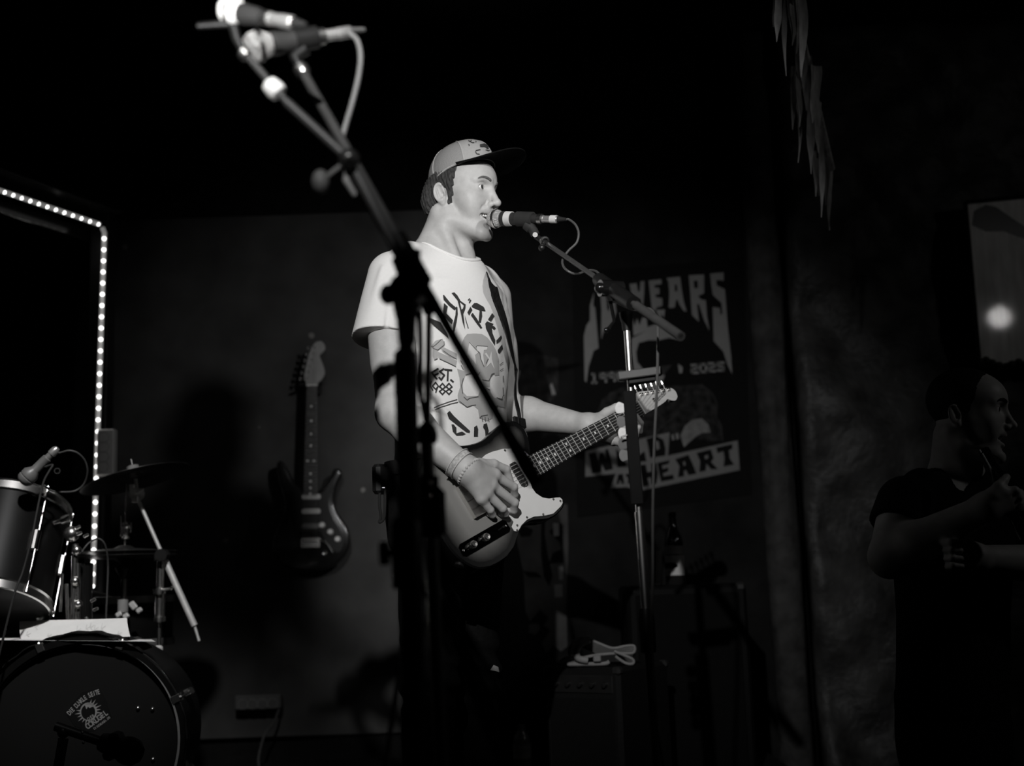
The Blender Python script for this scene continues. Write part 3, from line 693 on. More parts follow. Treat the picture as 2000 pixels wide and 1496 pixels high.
for a, k, nm in ((AKR, KNR, 0), (AKL, KNL, 1)):
    c = np.array([a[0], a[1], 0.0]); sh = MB(); toe = c+FDIR*.19
    def shoe_sdf(p, c=c, toe=toe):
        d = rcone(p, c+np.array([0, 0, .045])-FDIR*.03, toe+np.array([0, 0, .036]), .045, .040)
        d = smin(d, rcone(p, c+np.array([0, 0, .05]), c+np.array([0, 0, .11]), .044, .042), .03); return smax(d, .002-p[..., 2], .004)
    V, Q = sdf_mesh(shoe_sdf, c-np.array([.3, .3, .02]), c+np.array([.35, .3, .2]), .006)
    so = mesh_obj('shoe', V, Q, mat('black_suede', .02, .8), singer, smooth=True)
    MB().tube([c-FDIR*.075+np.array([0, 0, .012]), c+FDIR*.05+np.array([0, 0, .012]), toe+FDIR*.03+np.array([0, 0, .012])], [.030, .040, .034], 14).build('sole', mat('pale_rubber', .5, .7), so)
bt = []
for k in range(48):
    t = 2*math.pi*k/48; c = U(875, 918, 3.22); bt.append(c+LDIR*.186*math.cos(t)+FDIR*.132*math.sin(t)+np.array([0, 0, .0]))
mb = MB()
for k in range(48):
    a, b = bt[k], bt[(k+1) % 48]; mb.box((a+b)/2, (np.linalg.norm(b-a)*1.05, .004, .036), np.stack([nrm(b-a), np.cross([0, 0, 1.], nrm(b-a)), [0, 0, 1.]]))
mb.build('belt', mat('black_leather', .015, .45), singer)
kc = MB().tube(smooth_path([U(742, 955, 3.06), U(741, 985, 3.05), U(744, 1008, 3.05), U(741, 1020, 3.05), U(750, 1012, 3.05), U(752, 985, 3.05), U(752, 955, 3.06)], 6), .0035, 8)
kc.build('key_strap', RUBBER, singer)
pk = MB().box(U(744, 936, 3.07), (.045, .03, .075), np.stack([LDIR, FDIR, [0, 0, 1.]]), .008).build('belt_pouch', mat('black_leather', .015, .45), singer)
MB().cyl(U(740, 953, 3.055), U(752, 953, 3.055), .003).build('pouch_ring', STEEL, pk)
# wristbands on the strumming arm
ad = nrm(W_R-E_R); x_, y_, _ = frame_of(ad)
def ring_pts(c, r, n, sq=1.0): return [c+r*(math.cos(t)*x_*sq+math.sin(t)*y_) for t in (2*math.pi*k/n for k in range(n))]
cw = W_R-ad*.024
mb = MB(); R1 = ring_pts(cw-ad*.009, .0385, 32); R2 = ring_pts(cw+ad*.009, .0365, 32); n = 32
mb.raw(R1+R2+[cw-ad*.009+(p-cw+ad*.009)*.93 for p in R1]+[cw+ad*.009+(p-cw-ad*.009)*.93 for p in R2], [[k, (k+1) % n, n+(k+1) % n, n+k] for k in range(n)]+[[2*n+k, 3*n+k, 3*n+(k+1) % n, 2*n+(k+1) % n] for k in range(n)]+[[k, 2*n+k, 2*n+(k+1) % n, (k+1) % n] for k in range(n)]+[[n+k, n+(k+1) % n, 3*n+(k+1) % n, 3*n+k] for k in range(n)])
wb = mb.build('cloth_wristband', mat('wristband_cloth', .42, .8, var=.35, scale=160), singer, smooth=True)
mb = MB()
for e_ in (-.0075, .0075): mb.tube(ring_pts(cw+ad*e_, .0390-e_*.11, 32), .0011, 6, closed=True)
mb.build('stitched_edge', mat('pale_thread', .6, .8), wb)
cb = W_R+ad*.006; mb = MB()
for p in ring_pts(cb, .0350, 26): mb.ball(p, .0042, 8)
mb.build('bead_bracelet', mat('pale_beads', .5, .35), singer, smooth=True)

# ------------------------------------------------------------------ cap
def cap_pt(t, h):
    """t angle (0 = left, 90 deg = front), h 0..1 from rim to button"""
    rad = max(0.0, 1-h**2.3)**.5; fr = max(0.0, math.sin(t))
    bx, by, hz = .0800, .0960, .094+.012*fr*(1-h)
    y = by*math.sin(t)*rad + .012*fr*h*(1-h)*2
    return CAPO+CM@np.array([bx*math.cos(t)*rad, y+.006*h, hz*(h**.92)-.010*max(0, -math.sin(t))*(1-h)])
def cap_patch(t0, t1, nt=14, nh=14, th=.0025, puff=.0):
    V = []; Fc = []
    for lay in (0, 1):
        for i in range(nt+1):
            for j in range(nh+1):
                t = t0+(t1-t0)*i/nt; h = .985*j/nh; p = cap_pt(t, h); c = CAPO+CM@np.array([0, 0, .02]); d = nrm(p-c)
                V.append(p+d*(.0012*math.sin(math.pi*i/nt)) - d*th*lay)
    g = lambda l, i, j: l*(nt+1)*(nh+1)+i*(nh+1)+j
    for i in range(nt):
        for j in range(nh):
            Fc.append([g(0, i, j), g(0, i+1, j), g(0, i+1, j+1), g(0, i, j+1)]); Fc.append([g(1, i, j), g(1, i, j+1), g(1, i+1, j+1), g(1, i+1, j)])
    for j in range(nh): Fc.append([g(0, 0, j), g(0, 0, j+1), g(1, 0, j+1), g(1, 0, j)]); Fc.append([g(0, nt, j), g(1, nt, j), g(1, nt, j+1), g(0, nt, j+1)])
    for i in range(nt): Fc.append([g(0, i, 0), g(1, i, 0), g(1, i+1, 0), g(0, i+1, 0)]); Fc.append([g(0, i, nh), g(0, i+1, nh), g(1, i+1, nh), g(1, i, nh)])
    return V, Fc
cap = MB(); V, Fc = cap_patch(math.radians(150), math.radians(390), 40, 18); cap.raw(V, Fc)
MESHM = mat('cap_mesh_cloth', .26, .8, var=.06, scale=300, bump=.0)
nt = MESHM.node_tree; vo = nt.nodes.new('ShaderNodeTexVoronoi'); vo.inputs['Scale'].default_value = 420; vo.inputs['Randomness'].default_value = .1
tc = [n for n in nt.nodes if n.type == 'TEX_COORD'][0]; nt.links.new(tc.outputs['Object'], vo.inputs['Vector'])
bp = nt.nodes.new('ShaderNodeBump'); bp.inputs['Strength'].default_value = .5; bp.inputs['Distance'].default_value = .002
nt.links.new(vo.outputs['Distance'], bp.inputs['Height']); nt.links.new(bp.outputs[0], nt.nodes['Principled BSDF'].inputs['Normal'])
cap_o = cap.build('cap_crown', MESHM, singer, smooth=True)
V, Fc = cap_patch(math.radians(30), math.radians(150), 24, 18, puff=.004); fp = MB().raw(V, Fc).build('front_panel', mat('cap_front_cloth', .34, .8, var=.05, scale=200), cap_o, smooth=True)
bv_cap = BVHTree.FromPolygons([tuple(v) for v in V], Fc)
sb = MB()
for t in (30, 90, 150, 210, 270, 330): sb.tube([cap_pt(math.radians(t), h)+nrm(cap_pt(math.radians(t), h)-CAPO)*.0010 for h in np.linspace(0, .97, 14)], .0014, 6)
sb.tube([cap_pt(math.radians(t), .02)+nrm(cap_pt(math.radians(t), .02)-CAPO)*.0012 for t in range(152, 390, 6)], .0014, 6)
sb.build('cap_seam', mat('cap_seam', .42, .8), cap_o, smooth=True)
MB().ball(cap_pt(0, .985)+CM@np.array([0, 0, .001]), .007, 12, (1, 1, .5)).build('cap_button', mat('cap_seam', .42, .8), cap_o, smooth=True)
CZ = lambda a: (830+a[0]*.1537, 250+a[1]*.1537)
cz = lambda L: [[CZ(a) for a in p] for p in L]
deco = cz([[(695, 220), (760, 205), (810, 225), (825, 260), (790, 270), (760, 245), (700, 245)], [(640, 285), (700, 270), (705, 282), (650, 295)], [(640, 165), (655, 175), (645, 195)], [(550, 205), (570, 220), (560, 235)]])
for pts in ([(555, 165), (600, 190), (625, 190)], [(640, 300), (655, 330), (690, 335)], [(700, 215), (780, 200), (830, 250)], [(770, 280), (800, 290), (835, 275)], [(575, 180), (590, 160)]): deco += cz(stroke(pts, 9))
print_on_mesh('cap_print', deco, bv_cap, INK, cap_o, .0015, 3)
sw = MB(); ths = [math.radians(a) for a in range(26, 156, 6)]
sw.raw([CAPO+CM@np.array([.0785*math.cos(t)*k_, .0945*math.sin(t)*k_, z_]) for t in ths for k_, z_ in ((1.0, -.003), (.99, .020), (.955, .020), (.965, -.003))], [[4*i+k, 4*i+(k+1) % 4, 4*i+4+(k+1) % 4, 4*i+4+k] for i in range(len(ths)-1) for k in range(4)])
sw.build('sweatband', mat('sweatband_cloth', .006, .9), cap_o, smooth=True)
# brim: a curved plate that droops at its sides
V = []; Fc = []; na, nr = 30, 8
for lay in (0, 1):
    for i in range(na+1):
        a = math.radians(18+144*i/na); inner = np.array([.0800*math.cos(a), .0960*math.sin(a), 0]); u_ = (i/na-.5)*2
        ln_ = .094*math.sqrt(max(0.0, 1-abs(u_)**2.6))+.001
        for j in range(nr+1):
            r_ = j/nr; q = inner+np.array([u_*-.010*r_, ln_*r_, 0]); q[2] = .004-.20*ln_*r_-.12*ln_*r_*abs(u_)**2-.0032*lay
            V.append(CAPO+CM@q)
g = lambda l, i, j: l*(na+1)*(nr+1)+i*(nr+1)+j
for i in range(na):
    for j in range(nr): Fc.append([g(0, i, j), g(0, i, j+1), g(0, i+1, j+1), g(0, i+1, j)]); Fc.append([g(1, i, j), g(1, i+1, j), g(1, i+1, j+1), g(1, i, j+1)])
    Fc.append([g(0, i, nr), g(1, i, nr), g(1, i+1, nr), g(0, i+1, nr)]); Fc.append([g(0, i, 0), g(0, i+1, 0), g(1, i+1, 0), g(1, i, 0)])
MB().raw(V, Fc).build('cap_brim', mat('cap_brim_cloth', .004, .9), cap_o, smooth=True)
# ------------------------------------------------------------------ the guitar being played
gt = thing('electric_guitar', 'sunburst electric guitar with a white pickguard held by the singer', 'guitar', GB-np.array([0, 0, .2]))
BODY = [(-148, 0), (-140, 60), (-118, 110), (-75, 145), (-25, 152), (2, 146), (45, 128), (80, 120), (110, 119), (144, 125), (175, 133), (199, 134), (222, 130), (238, 120), (248, 100), (246, 78), (236, 55), (222, 34), (215, 29), (196, 29), (190, -30), (166, -31), (161, -45), (163, -60), (174, -82), (192, -94), (214, -100), (230, -105), (236, -113), (232, -121), (217, -129), (182, -135), (150, -130), (118, -118), (90, -115), (66, -121), (40, -136), (16, -151), (-25, -162), (-75, -160), (-115, -142), (-142, -98), (-150, -47)]
sm = lambda P, n=5: [tuple(q) for q in smooth_path([(a, b, 0) for a, b in P], n, True)]
outl = [(a, b) for a, b, _ in sm(BODY)]
vs, tri = fill2d(outl, (), 9.0)
V = [gl(a, b, 0) for a, b in vs]; N = len(V); ol = np.array(outl); nb_ = len(outl)
def edge_d(a, b): return float(np.min(np.hypot(ol[:, 0]-a, ol[:, 1]-b)))
up = lambda t: t if np.cross(V[t[1]]-V[t[0]], V[t[2]]-V[t[0]])@GN > 0 else t[::-1]
vin = lambda k, sh: (vs[k][0], vs[k][1])
V2 = [gl(a, b, -44) for a, b in vs]; rimT = [gl(a, b, -3) for a, b in outl]; rimB = [gl(a, b, -41) for a, b in outl]
cen = np.array([40.0, 0.0]); ins = lambda a, b: (a+(cen[0]-a)*.02, b+(cen[1]-b)*.02)
V = [gl(*(ins(a, b) if edge_d(a, b) < .6 else (a, b)), 0) for a, b in vs]; V2 = [gl(*(ins(a, b) if edge_d(a, b) < .6 else (a, b)), -44) for a, b in vs]
F_ = [up(t) for t in tri]+[[i+N for i in up(t)[::-1]] for t in tri]
tT = [gl(*ins(a, b), 0) for a, b in outl]; tB = [gl(*ins(a, b), -44) for a, b in outl]
b0 = 2*N; VV = V+V2+tT+rimT+rimB+tB
for k in range(nb_):
    j = (k+1) % nb_
    for r in range(3): F_.append([b0+r*nb_+k, b0+r*nb_+j, b0+(r+1)*nb_+j, b0+(r+1)*nb_+k])
BURST = bpy.data.materials.new('sunburst_lacquer'); BURST.use_nodes = True; nt = BURST.node_tree; bs = nt.nodes['Principled BSDF']
at = nt.nodes.new('ShaderNodeAttribute'); at.attribute_name = 'inset'; cr = nt.nodes.new('ShaderNodeValToRGB'); e = cr.color_ramp.elements
e[0].position, e[0].color = .18, (.006, .006, .006, 1); e[1].position, e[1].color = .78, (.22, .215, .205, 1)
tn = nt.nodes.new('ShaderNodeTexNoise'); tn.inputs['Scale'].default_value = 18; ad_ = nt.nodes.new('ShaderNodeMath'); ad_.operation = 'MULTIPLY_ADD'; ad_.inputs[1].default_value = .06
nt.links.new(tn.outputs['Fac'], ad_.inputs[0]); nt.links.new(at.outputs['Fac'], ad_.inputs[2]); nt.links.new(ad_.outputs[0], cr.inputs[0]); nt.links.new(cr.outputs[0], bs.inputs['Base Color'])
bs.inputs['Roughness'].default_value = .22; bs.inputs['Specular IOR Level'].default_value = .4
gbody = mesh_obj('body', VV, F_, BURST, gt)
att = gbody.data.attributes.new('inset', 'FLOAT', 'POINT'); vals = [min(1, edge_d(a, b)/95) for a, b in vs]; att.data.foreach_set('value', vals+[0]*(len(VV)-N))
for f in gbody.data.polygons: f.use_smooth = True
md = gbody.modifiers.new('en', 'EDGE_SPLIT'); md.split_angle = math.radians(50)
def gprism(name, poly, h0, h1, m, parent=gt, bevel=0.0, n=None):
    if n: poly = [(a, b) for a, b, _ in smooth_path([(a, b, 0) for a, b in poly], n, True)]
    return MB().prism([(a/1000, b/1000) for a, b in poly], GB, GU, GV, GN, h0/1000, h1/1000).build(name, m, parent, bevel=bevel)
PG = [(40, 62), (69, 78), (91, 82), (112, 81), (148, 75), (187, 60), (207, 42), (211, 30), (196, 30), (190, -31), (168, -33), (164, -46), (166, -62), (177, -79), (194, -90), (215, -96), (228, -101), (231, -109), (226, -117), (214, -122), (181, -128), (155, -122), (121, -110), (96, -108), (72, -113), (52, -122), (44, -116), (44, -104), (57, -96), (55, -83), (44, -78), (40, -60)]
pgd = gprism('pickguard', PG, 0, 2.5, mat('white_pickguard', .74, .35, var=.02), bevel=.0006)
for a, b in ((69, 72), (150, 69), (203, 38), (205, -97), (222, -110), (150, -117), (60, -108), (52, -118), (100, -103)):
    MB().lathe(gl(a, b, 2.5), GN, [(.0030, -.0005), (.0032, .0006), (.0016, .0011), (0, .0006)], 10).build('screw', STEEL, pgd, smooth=True)
# neck
def w_at(u): return 21+(u-648)*(21-28.5)/(648-193)
MAPLE = mat('maple', .46, .4, var=.06, scale=14, stretch=(1, 1, 8)); ROSE = mat('dark_fretboard', .022, .5, var=.3, scale=40)
mb = MB(); us = np.linspace(193, 650, 12); prof = [(-1, 6), (-.96, -4), (-.7, -11), (0, -15), (.7, -11), (.96, -4), (1, 6)]; P = []
for u_ in us: P += [gl(u_, a*w_at(u_), h) for a, h in prof]
k_ = len(prof); Fc = [[i*k_+j, i*k_+j+1, (i+1)*k_+j+1, (i+1)*k_+j] for i in range(11) for j in range(k_-1)]+[list(range(k_))[::-1], [11*k_+j for j in range(k_)]]
neck = mb.raw(P, Fc).build('neck', MAPLE, gt, smooth=True)
fb = gprism('fretboard', [(193, -28.5), (648, -21), (648, 21), (193, 28.5)], 6, 12, ROSE, gt, .0008)
fpos = lambda n: 648-648*(1-2**(-n/12.0))            # distance from the bridge
for n in range(1, 22):
    u_ = fpos(n); MB().tube([gl(u_, -w_at(u_)+.5, 12.3), gl(u_, w_at(u_)-.5, 12.3)], .0011, 6).build('fret', FRETM, fb)
for n in (3, 5, 7, 9, 12, 15, 17, 19, 21):
    u_ = (fpos(n)+fpos(n-1))/2
    for v_ in ((-10, 10) if n == 12 else (0,)): MB().lathe(gl(u_, v_, 12), GN, [(.0034, -.0003), (.0034, .00035), (0, .0004)], 12).build('fret_marker', WHITE, fb)
MB().box(gl(650, 0, 12.6), (.0035, .042, .004), np.stack([GU, GV, GN])).build('nut', WHITE, gt)
HS = [(646, -21), (658, -20), (690, -20), (730, -19), (757, -17), (771, -14), (782, -22), (797, -28), (812, -22), (818, -8), (813, 6), (800, 13), (772, 20), (720, 33), (684, 43), (670, 40), (657, 25), (646, 21)]
hs = gprism('headstock', HS, -9, 4, MAPLE, gt, .001, 4)
tun = []
for i in range(6):
    t = i/5; a, b = 684+t*108, 33-t*24; tun.append((a, b)); pd = nrm(GV*.97+GU*.26)
    tp = MB().cyl(gl(a, b, 4), gl(a, b, 13), .0032, .0030, 10).lathe(gl(a, b, 4), GN, [(.0055, 0), (.0055, .0012), (0, .0014)], 12).build('tuning_peg', CHROME, gt, smooth=True)
    c = gl(a, b, -5)+pd*.020
    MB().tube([gl(a, b, -5), c], .0024, 8).box(c+pd*.008, (.010, .015, .006), np.stack([GU, pd, GN]), .002).build('peg_button', CHROME, tp)
MB().lathe(gl(716, 3, 4), GN, [(.004, 0), (.004, .003), (.0055, .004), (0, .0045)], 12).build('string_tree', CHROME, gt, smooth=True)
text_obj('headstock_lettering', 'Fender', gl(752, 3, 4), nrm(GU*.98+GV*.18), nrm(GV*.98-GU*.18+GU*.3), .021, mat('dark_ink', .04), hs, .0006, .012)
for i in range(6):
    b0_ = -26.5+i*10.6; n0 = -17.5+i*7.0; j = 5-i
    MB().tube([gl(0, b0_, 13.5), gl(648, n0, 14.2), gl(tun[j][0], tun[j][1]-1, 8)], (.00038, .00042, .0005, .0006, .0007, .0008)[i], 5).build('string', FRETM, gt)
br = MB().box(gl(-4, 0, 2), (.080, .086, .004), np.stack([GU, GV, GN]), .001)
for s_ in (-1, 1): br.box(gl(-4, s_*42, 7), (.080, .0025, .011), np.stack([GU, GV, GN]))
br.box(gl(-43, 0, 7), (.0025, .086, .011), np.stack([GU, GV, GN])); bro = br.build('bridge', CHROME, gt)
for k in (-1, 0, 1): MB().cyl(gl(0, k*21-9.5, 9), gl(0, k*21+9.5, 9), .0042, seg=12).cyl(gl(-42, k*21, 8.5), gl(-4, k*21, 8.5), .0014, seg=8).build('saddle', STEEL, bro, smooth=True)
MB().prism([(.020, -.036), (.032, .036), (.016, .036), (.004, -.036)], GB, GU, GV, GN, .004, .010).build('bridge_pickup', BLACKP, gt, bevel=.001)
npk = gprism('neck_pickup', [(139, -33), (154, -33), (157, -28), (157, 28), (154, 33), (139, 33), (136, 28), (136, -28)], 2, 9, mat('pickup_cover', .02, .3), gt, .001)
for k in range(6): MB().lathe(gl(146.5, -26+k*10.4, 9), GN, [(.0022, -.0005), (.0022, .0006), (0, .0007)], 8).build('pole_piece', STEEL, npk)
for s_ in (-1, 1): MB().lathe(gl(146.5, s_*31.5, 9), GN, [(.0026, -.0005), (.0022, .001), (0, .0012)], 8).build('pickup_screw', CHROME, npk, smooth=True)
cpl = gprism('control_plate', [(-126, -106), (-118, -112), (30, -112), (38, -106), (38, -84), (30, -78), (-118, -78), (-126, -84)], 0, 1.6, mat('black_chrome', .03, .12, 1.0), gt, .0004)
for u_ in (-92, -48):
    kb = MB().lathe(gl(u_, -95, 1.6), GN, [(.0090, 0), (.0092, .002), (.0088, .015), (.0070, .0175), (0, .018)], 22).build('control_knob', CHROME, gt, smooth=True)
    for j in range(16):
        t = 2*math.pi*j/16; c = gl(u_, -95, 9)+.0090*(math.cos(t)*GU+math.sin(t)*GV); MB().box(c, (.0012, .0012, .011), np.stack([GU, GV, GN])).build('knurl', STEEL, kb)
MB().tube([gl(4, -95, 1), gl(8, -95, 14)], .0018, 8).box(gl(9, -95, 17), (.008, .006, .010), np.stack([GU, GV, GN]), .002).build('selector_switch', BLACKP, gt)
for u_ in (-118, 30): MB().lathe(gl(u_, -95, 1.6), GN, [(.003, 0), (.002, .001), (0, .0012)], 8).build('plate_screw', CHROME, gt, smooth=True)
MB().lathe(gl(-130, -118, -22), nrm(gl(-150, -132, -22)-gl(-130, -118, -22)), [(.012, 0), (.012, .008), (.007, .009), (0, .009)], 14).build('output_jack', GUNM, gt, smooth=True)
# strap over the far shoulder
pts = []
for px, py, Yf in ((948, 550, 3.27), (962, 588, 3.24), (977, 632, 3.22), (988, 678, 3.20), (998, 725, 3.19), (1006, 772, 3.18), (1013, 812, 3.17)):
    loc, nn, _, _ = bv_shirt.ray_cast(Vector(C0), Vector(nrm(ray(px-4, py))))
    q = U(px, py, Yf)
    px += 9
    if loc is not None: q = U(px, py, float(loc[1])-.012) if loc[1] < 3.5 else q
    pts.append(q)
pts = [U(790, 960, 3.36), U(815, 880, 3.40), U(845, 760, 3.42), U(885, 640, 3.43), U(918, 560, 3.41), U(935, 538, 3.36)]+pts
pts = [gl(-146, 0, -22), U(820, 1000, 3.22)]+pts[0:]+[gl(246, 92, -20)]
sp_ = smooth_path(pts, 6); V = []; Fc = []
for i, p in enumerate(sp_):
    t = nrm(sp_[min(i+1, len(sp_)-1)]-sp_[max(i-1, 0)]); out = nrm(p-np.array([U(874, 700, 3.22)[0], 3.22, p[2]])); out = nrm(out-t*(out@t)); s_ = np.cross(t, out)
    V += [p+s_*.0165, p-s_*.0165, p-s_*.0165+out*.003, p+s_*.0165+out*.003]
for i in range(len(sp_)-1):
    for k in range(4): Fc.append([i*4+k, i*4+(k+1) % 4, (i+1)*4+(k+1) % 4, (i+1)*4+k])
strap = MB().raw(V, Fc).build('strap', mat('black_strap', .014, .55, var=.3, scale=80), gt)
q = sp_[-5]; MB().box(q, (.010, .038, .030), np.stack([GN, np.cross(nrm(sp_[-1]-sp_[-8]), GN), nrm(sp_[-1]-sp_[-8])]), .003).build('strap_buckle', BLACKP, strap)
MB().lathe(gl(246, 92, -22), nrm(GU*.8+GV*.6), [(.006, -.004), (.004, .004), (.007, .010), (0, .012)], 12).build('strap_button', CHROME, gt, smooth=True)

# ------------------------------------------------------------------ the guitar hanging on the wall
wg0 = U(613, 757, 5.10); EX = np.array([1.0, 0, 0]); EZ = np.array([0, 0, 1.0]); lean = math.radians(1.2)
WX = EX*math.cos(lean)+EZ*math.sin(lean)*-1; WY = -(EZ*math.cos(lean)+EX*math.sin(lean)); WN = np.array([0, -1.0, 0])
wg = thing('electric_guitar', 'black double-cutaway electric guitar with three white knobs hanging on the grey wall board', 'guitar', wg0+WY*.76)
def wl(x, y, h=0.0): return wg0+(WX*x+WY*y)/1000*1.0+WN*h/1000
def wprism(name, poly, h0, h1, m, parent=wg, bevel=0.0, n=None):
    if n: poly = [(a, b) for a, b, _ in smooth_path([(a, b, 0) for a, b in poly], n, True)]
    return MB().prism([(a/1000, b/1000) for a, b in poly], wg0, WX, WY, WN, h0/1000, h1/1000).build(name, m, parent, bevel=bevel)
SB = [(-28, 430), (-45, 425), (-75, 395), (-100, 345), (-122, 312), (-140, 315), (-145, 345), (-135, 400), (-118, 450), (-110, 490), (-118, 540), (-142, 595), (-158, 640), (-150, 690), (-115, 735), (-60, 757), (0, 762), (60, 757), (115, 732), (150, 690), (162, 645), (150, 590), (118, 540), (98, 500), (98, 460), (110, 412), (124, 380), (124, 358), (108, 345), (90, 352), (76, 385), (56, 420), (28, 436)]
wb_ = wprism('body', SB, 0, 44, mat('black_lacquer', .010, .18, var=.05, coat=.6), wg, .011, 4)
wb_.modifiers['bevel'].segments = 4
for f in wb_.data.polygons: f.use_smooth = True
wpg = wprism('pickguard', [(-30, 440), (-70, 420), (-108, 360), (-120, 345), (-118, 390), (-98, 460), (-90, 500), (-80, 560), (-40, 600), (40, 600), (60, 640), (110, 690), (135, 660), (128, 610), (95, 555), (75, 500), (78, 450), (95, 400), (98, 378), (70, 415), (40, 448)], 44, 46.5, mat('black_pickguard', .012, .3), wg, .0006, 3)
for i, y in enumerate((463, 522, 582)): wprism('pickup', [(-36, y-6+(8 if i == 2 else 0)), (-30, y-12), (36, y-12), (42, y-6), (42, y+4), (36, y+9), (-30, y+9), (-36, y+4)], 46, 53, mat('aged_white_plastic', .50, .45) if i < 2 else mat('dark_aged_plastic', .14, .45), wg, .002)
for x, y in ((48, 578), (82, 606), (112, 636)): MB().lathe(wl(x, y, 46), WN, [(.013, 0), (.0125, .004), (.0095, .016), (.008, .0175), (0, .018)], 22).build('control_knob', mat('white_knob', .85, .4), wg, smooth=True)
wbr = wprism('bridge', [(-36, 628), (40, 628), (40, 668), (-36, 668)], 46, 49, CHROME, wg, .001)
for k in range(6): MB().box(wl(-26+k*10.6, 640, 53), (.008, .016, .006), np.stack([WX, WY, WN]), .001).build('saddle', STEEL, wbr)
MB().tube(smooth_path([wl(40, 640, 50), wl(52, 642, 66), wl(75, 655, 70), wl(98, 690, 72)], 5), .0022, 8).build('tremolo_arm', CHROME, wg, smooth=True)
MB().lathe(wl(62, 690, 46), WN, [(.012, -.002), (.009, .003), (.006, .002), (0, -.004)], 14).build('output_jack', CHROME, wg, smooth=True)
P = []
for y in np.linspace(-2, 440, 10):
    w_ = 21+y*8/440; P += [wl(a*w_, y, h) for a, h in ((-1, 50), (-.9, 36), (0, 30), (.9, 36), (1, 50))]
MB().raw(P, [[i*5+j, (i+1)*5+j, (i+1)*5+j+1, i*5+j+1] for i in range(9) for j in range(4)]+[[0, 1, 2, 3, 4], [45+k for k in range(4, -1, -1)]]).build('neck', MAPLE, wg, smooth=True)
wfb = wprism('fretboard', [(-21, 0), (21, 0), (29, 452), (-29, 452)], 50, 56, mat('worn_fretboard', .045, .35, var=.3, scale=20), wg, .001)
for n in range(1, 22):
    y = 648-fpos(n); w_ = 21+y*8/440; MB().tube([wl(-w_+1, y, 56.2), wl(w_-1, y, 56.2)], .0010, 6).build('fret', STEEL, wfb)
for n in (3, 5, 7, 9, 12, 15, 17, 19, 21):
    y = 648-(fpos(n)+fpos(n-1))/2
    for x in ((-13, 13) if n == 12 else (0,)): MB().lathe(wl(x, y, 56), WN, [(.0042, -.0003), (.0042, .0004), (0, .0005)], 12).build('fret_marker', WHITE, wfb)
SH = [(-21, 2), (-24, -12), (-32, -30), (-30, -60), (-22, -100), (-12, -140), (0, -166), (14, -184), (36, -188), (50, -174), (52, -154), (40, -138), (30, -128), (36, -110), (48, -78), (52, -50), (40, -26), (24, -10), (21, 2)]
wh = wprism('headstock', SH, 38, 51, mat('aged_maple', .30, .45, var=.15, scale=12), wg, .001, 4)
for i in range(6):
    y = -34-i*26; x = -18+i*6.2
    tp = MB().cyl(wl(x, y, 51), wl(x, y, 61), .003, seg=10).build('tuning_peg', CHROME, wg, smooth=True)
    MB().tube([wl(x-6, y, 44), wl(x-26, y+3, 44)], .0025, 8).box(wl(x-32, y+4, 44), (.012, .018, .008), np.stack([WX, WY, WN]), .002).build('peg_button', CHROME, tp)
    MB().tube([wl(-26+i*10.6, 640, 57), wl(-17+i*6.8, 0, 58), wl(x, y, 56)], .0004, 5).build('string', STEEL, wg)
MB().box(wl(0, -1, 57), (.042, .004, .005), np.stack([WX, WY, WN])).build('nut', WHITE, wg)
hg = thing('guitar_hanger', 'black forked wall hook holding the neck of the wall guitar', 'hook', wl(0, -18, -35))
MB().box(wl(0, -22, -42), (.05, .09, .016), np.stack([WX, WY, WN]), .003).cyl(wl(0, -22, -40), wl(0, -22, 24), .006).build('bracket', BLACKP, hg)
MB().tube(smooth_path([wl(-46, -4, 62), wl(-40, -6, 40), wl(-30, -16, 26), wl(0, -22, 24), wl(30, -16, 26), wl(40, -6, 40), wl(46, -4, 62)], 5), .006, 8).build('yoke', RUBBER, hg, smooth=True)
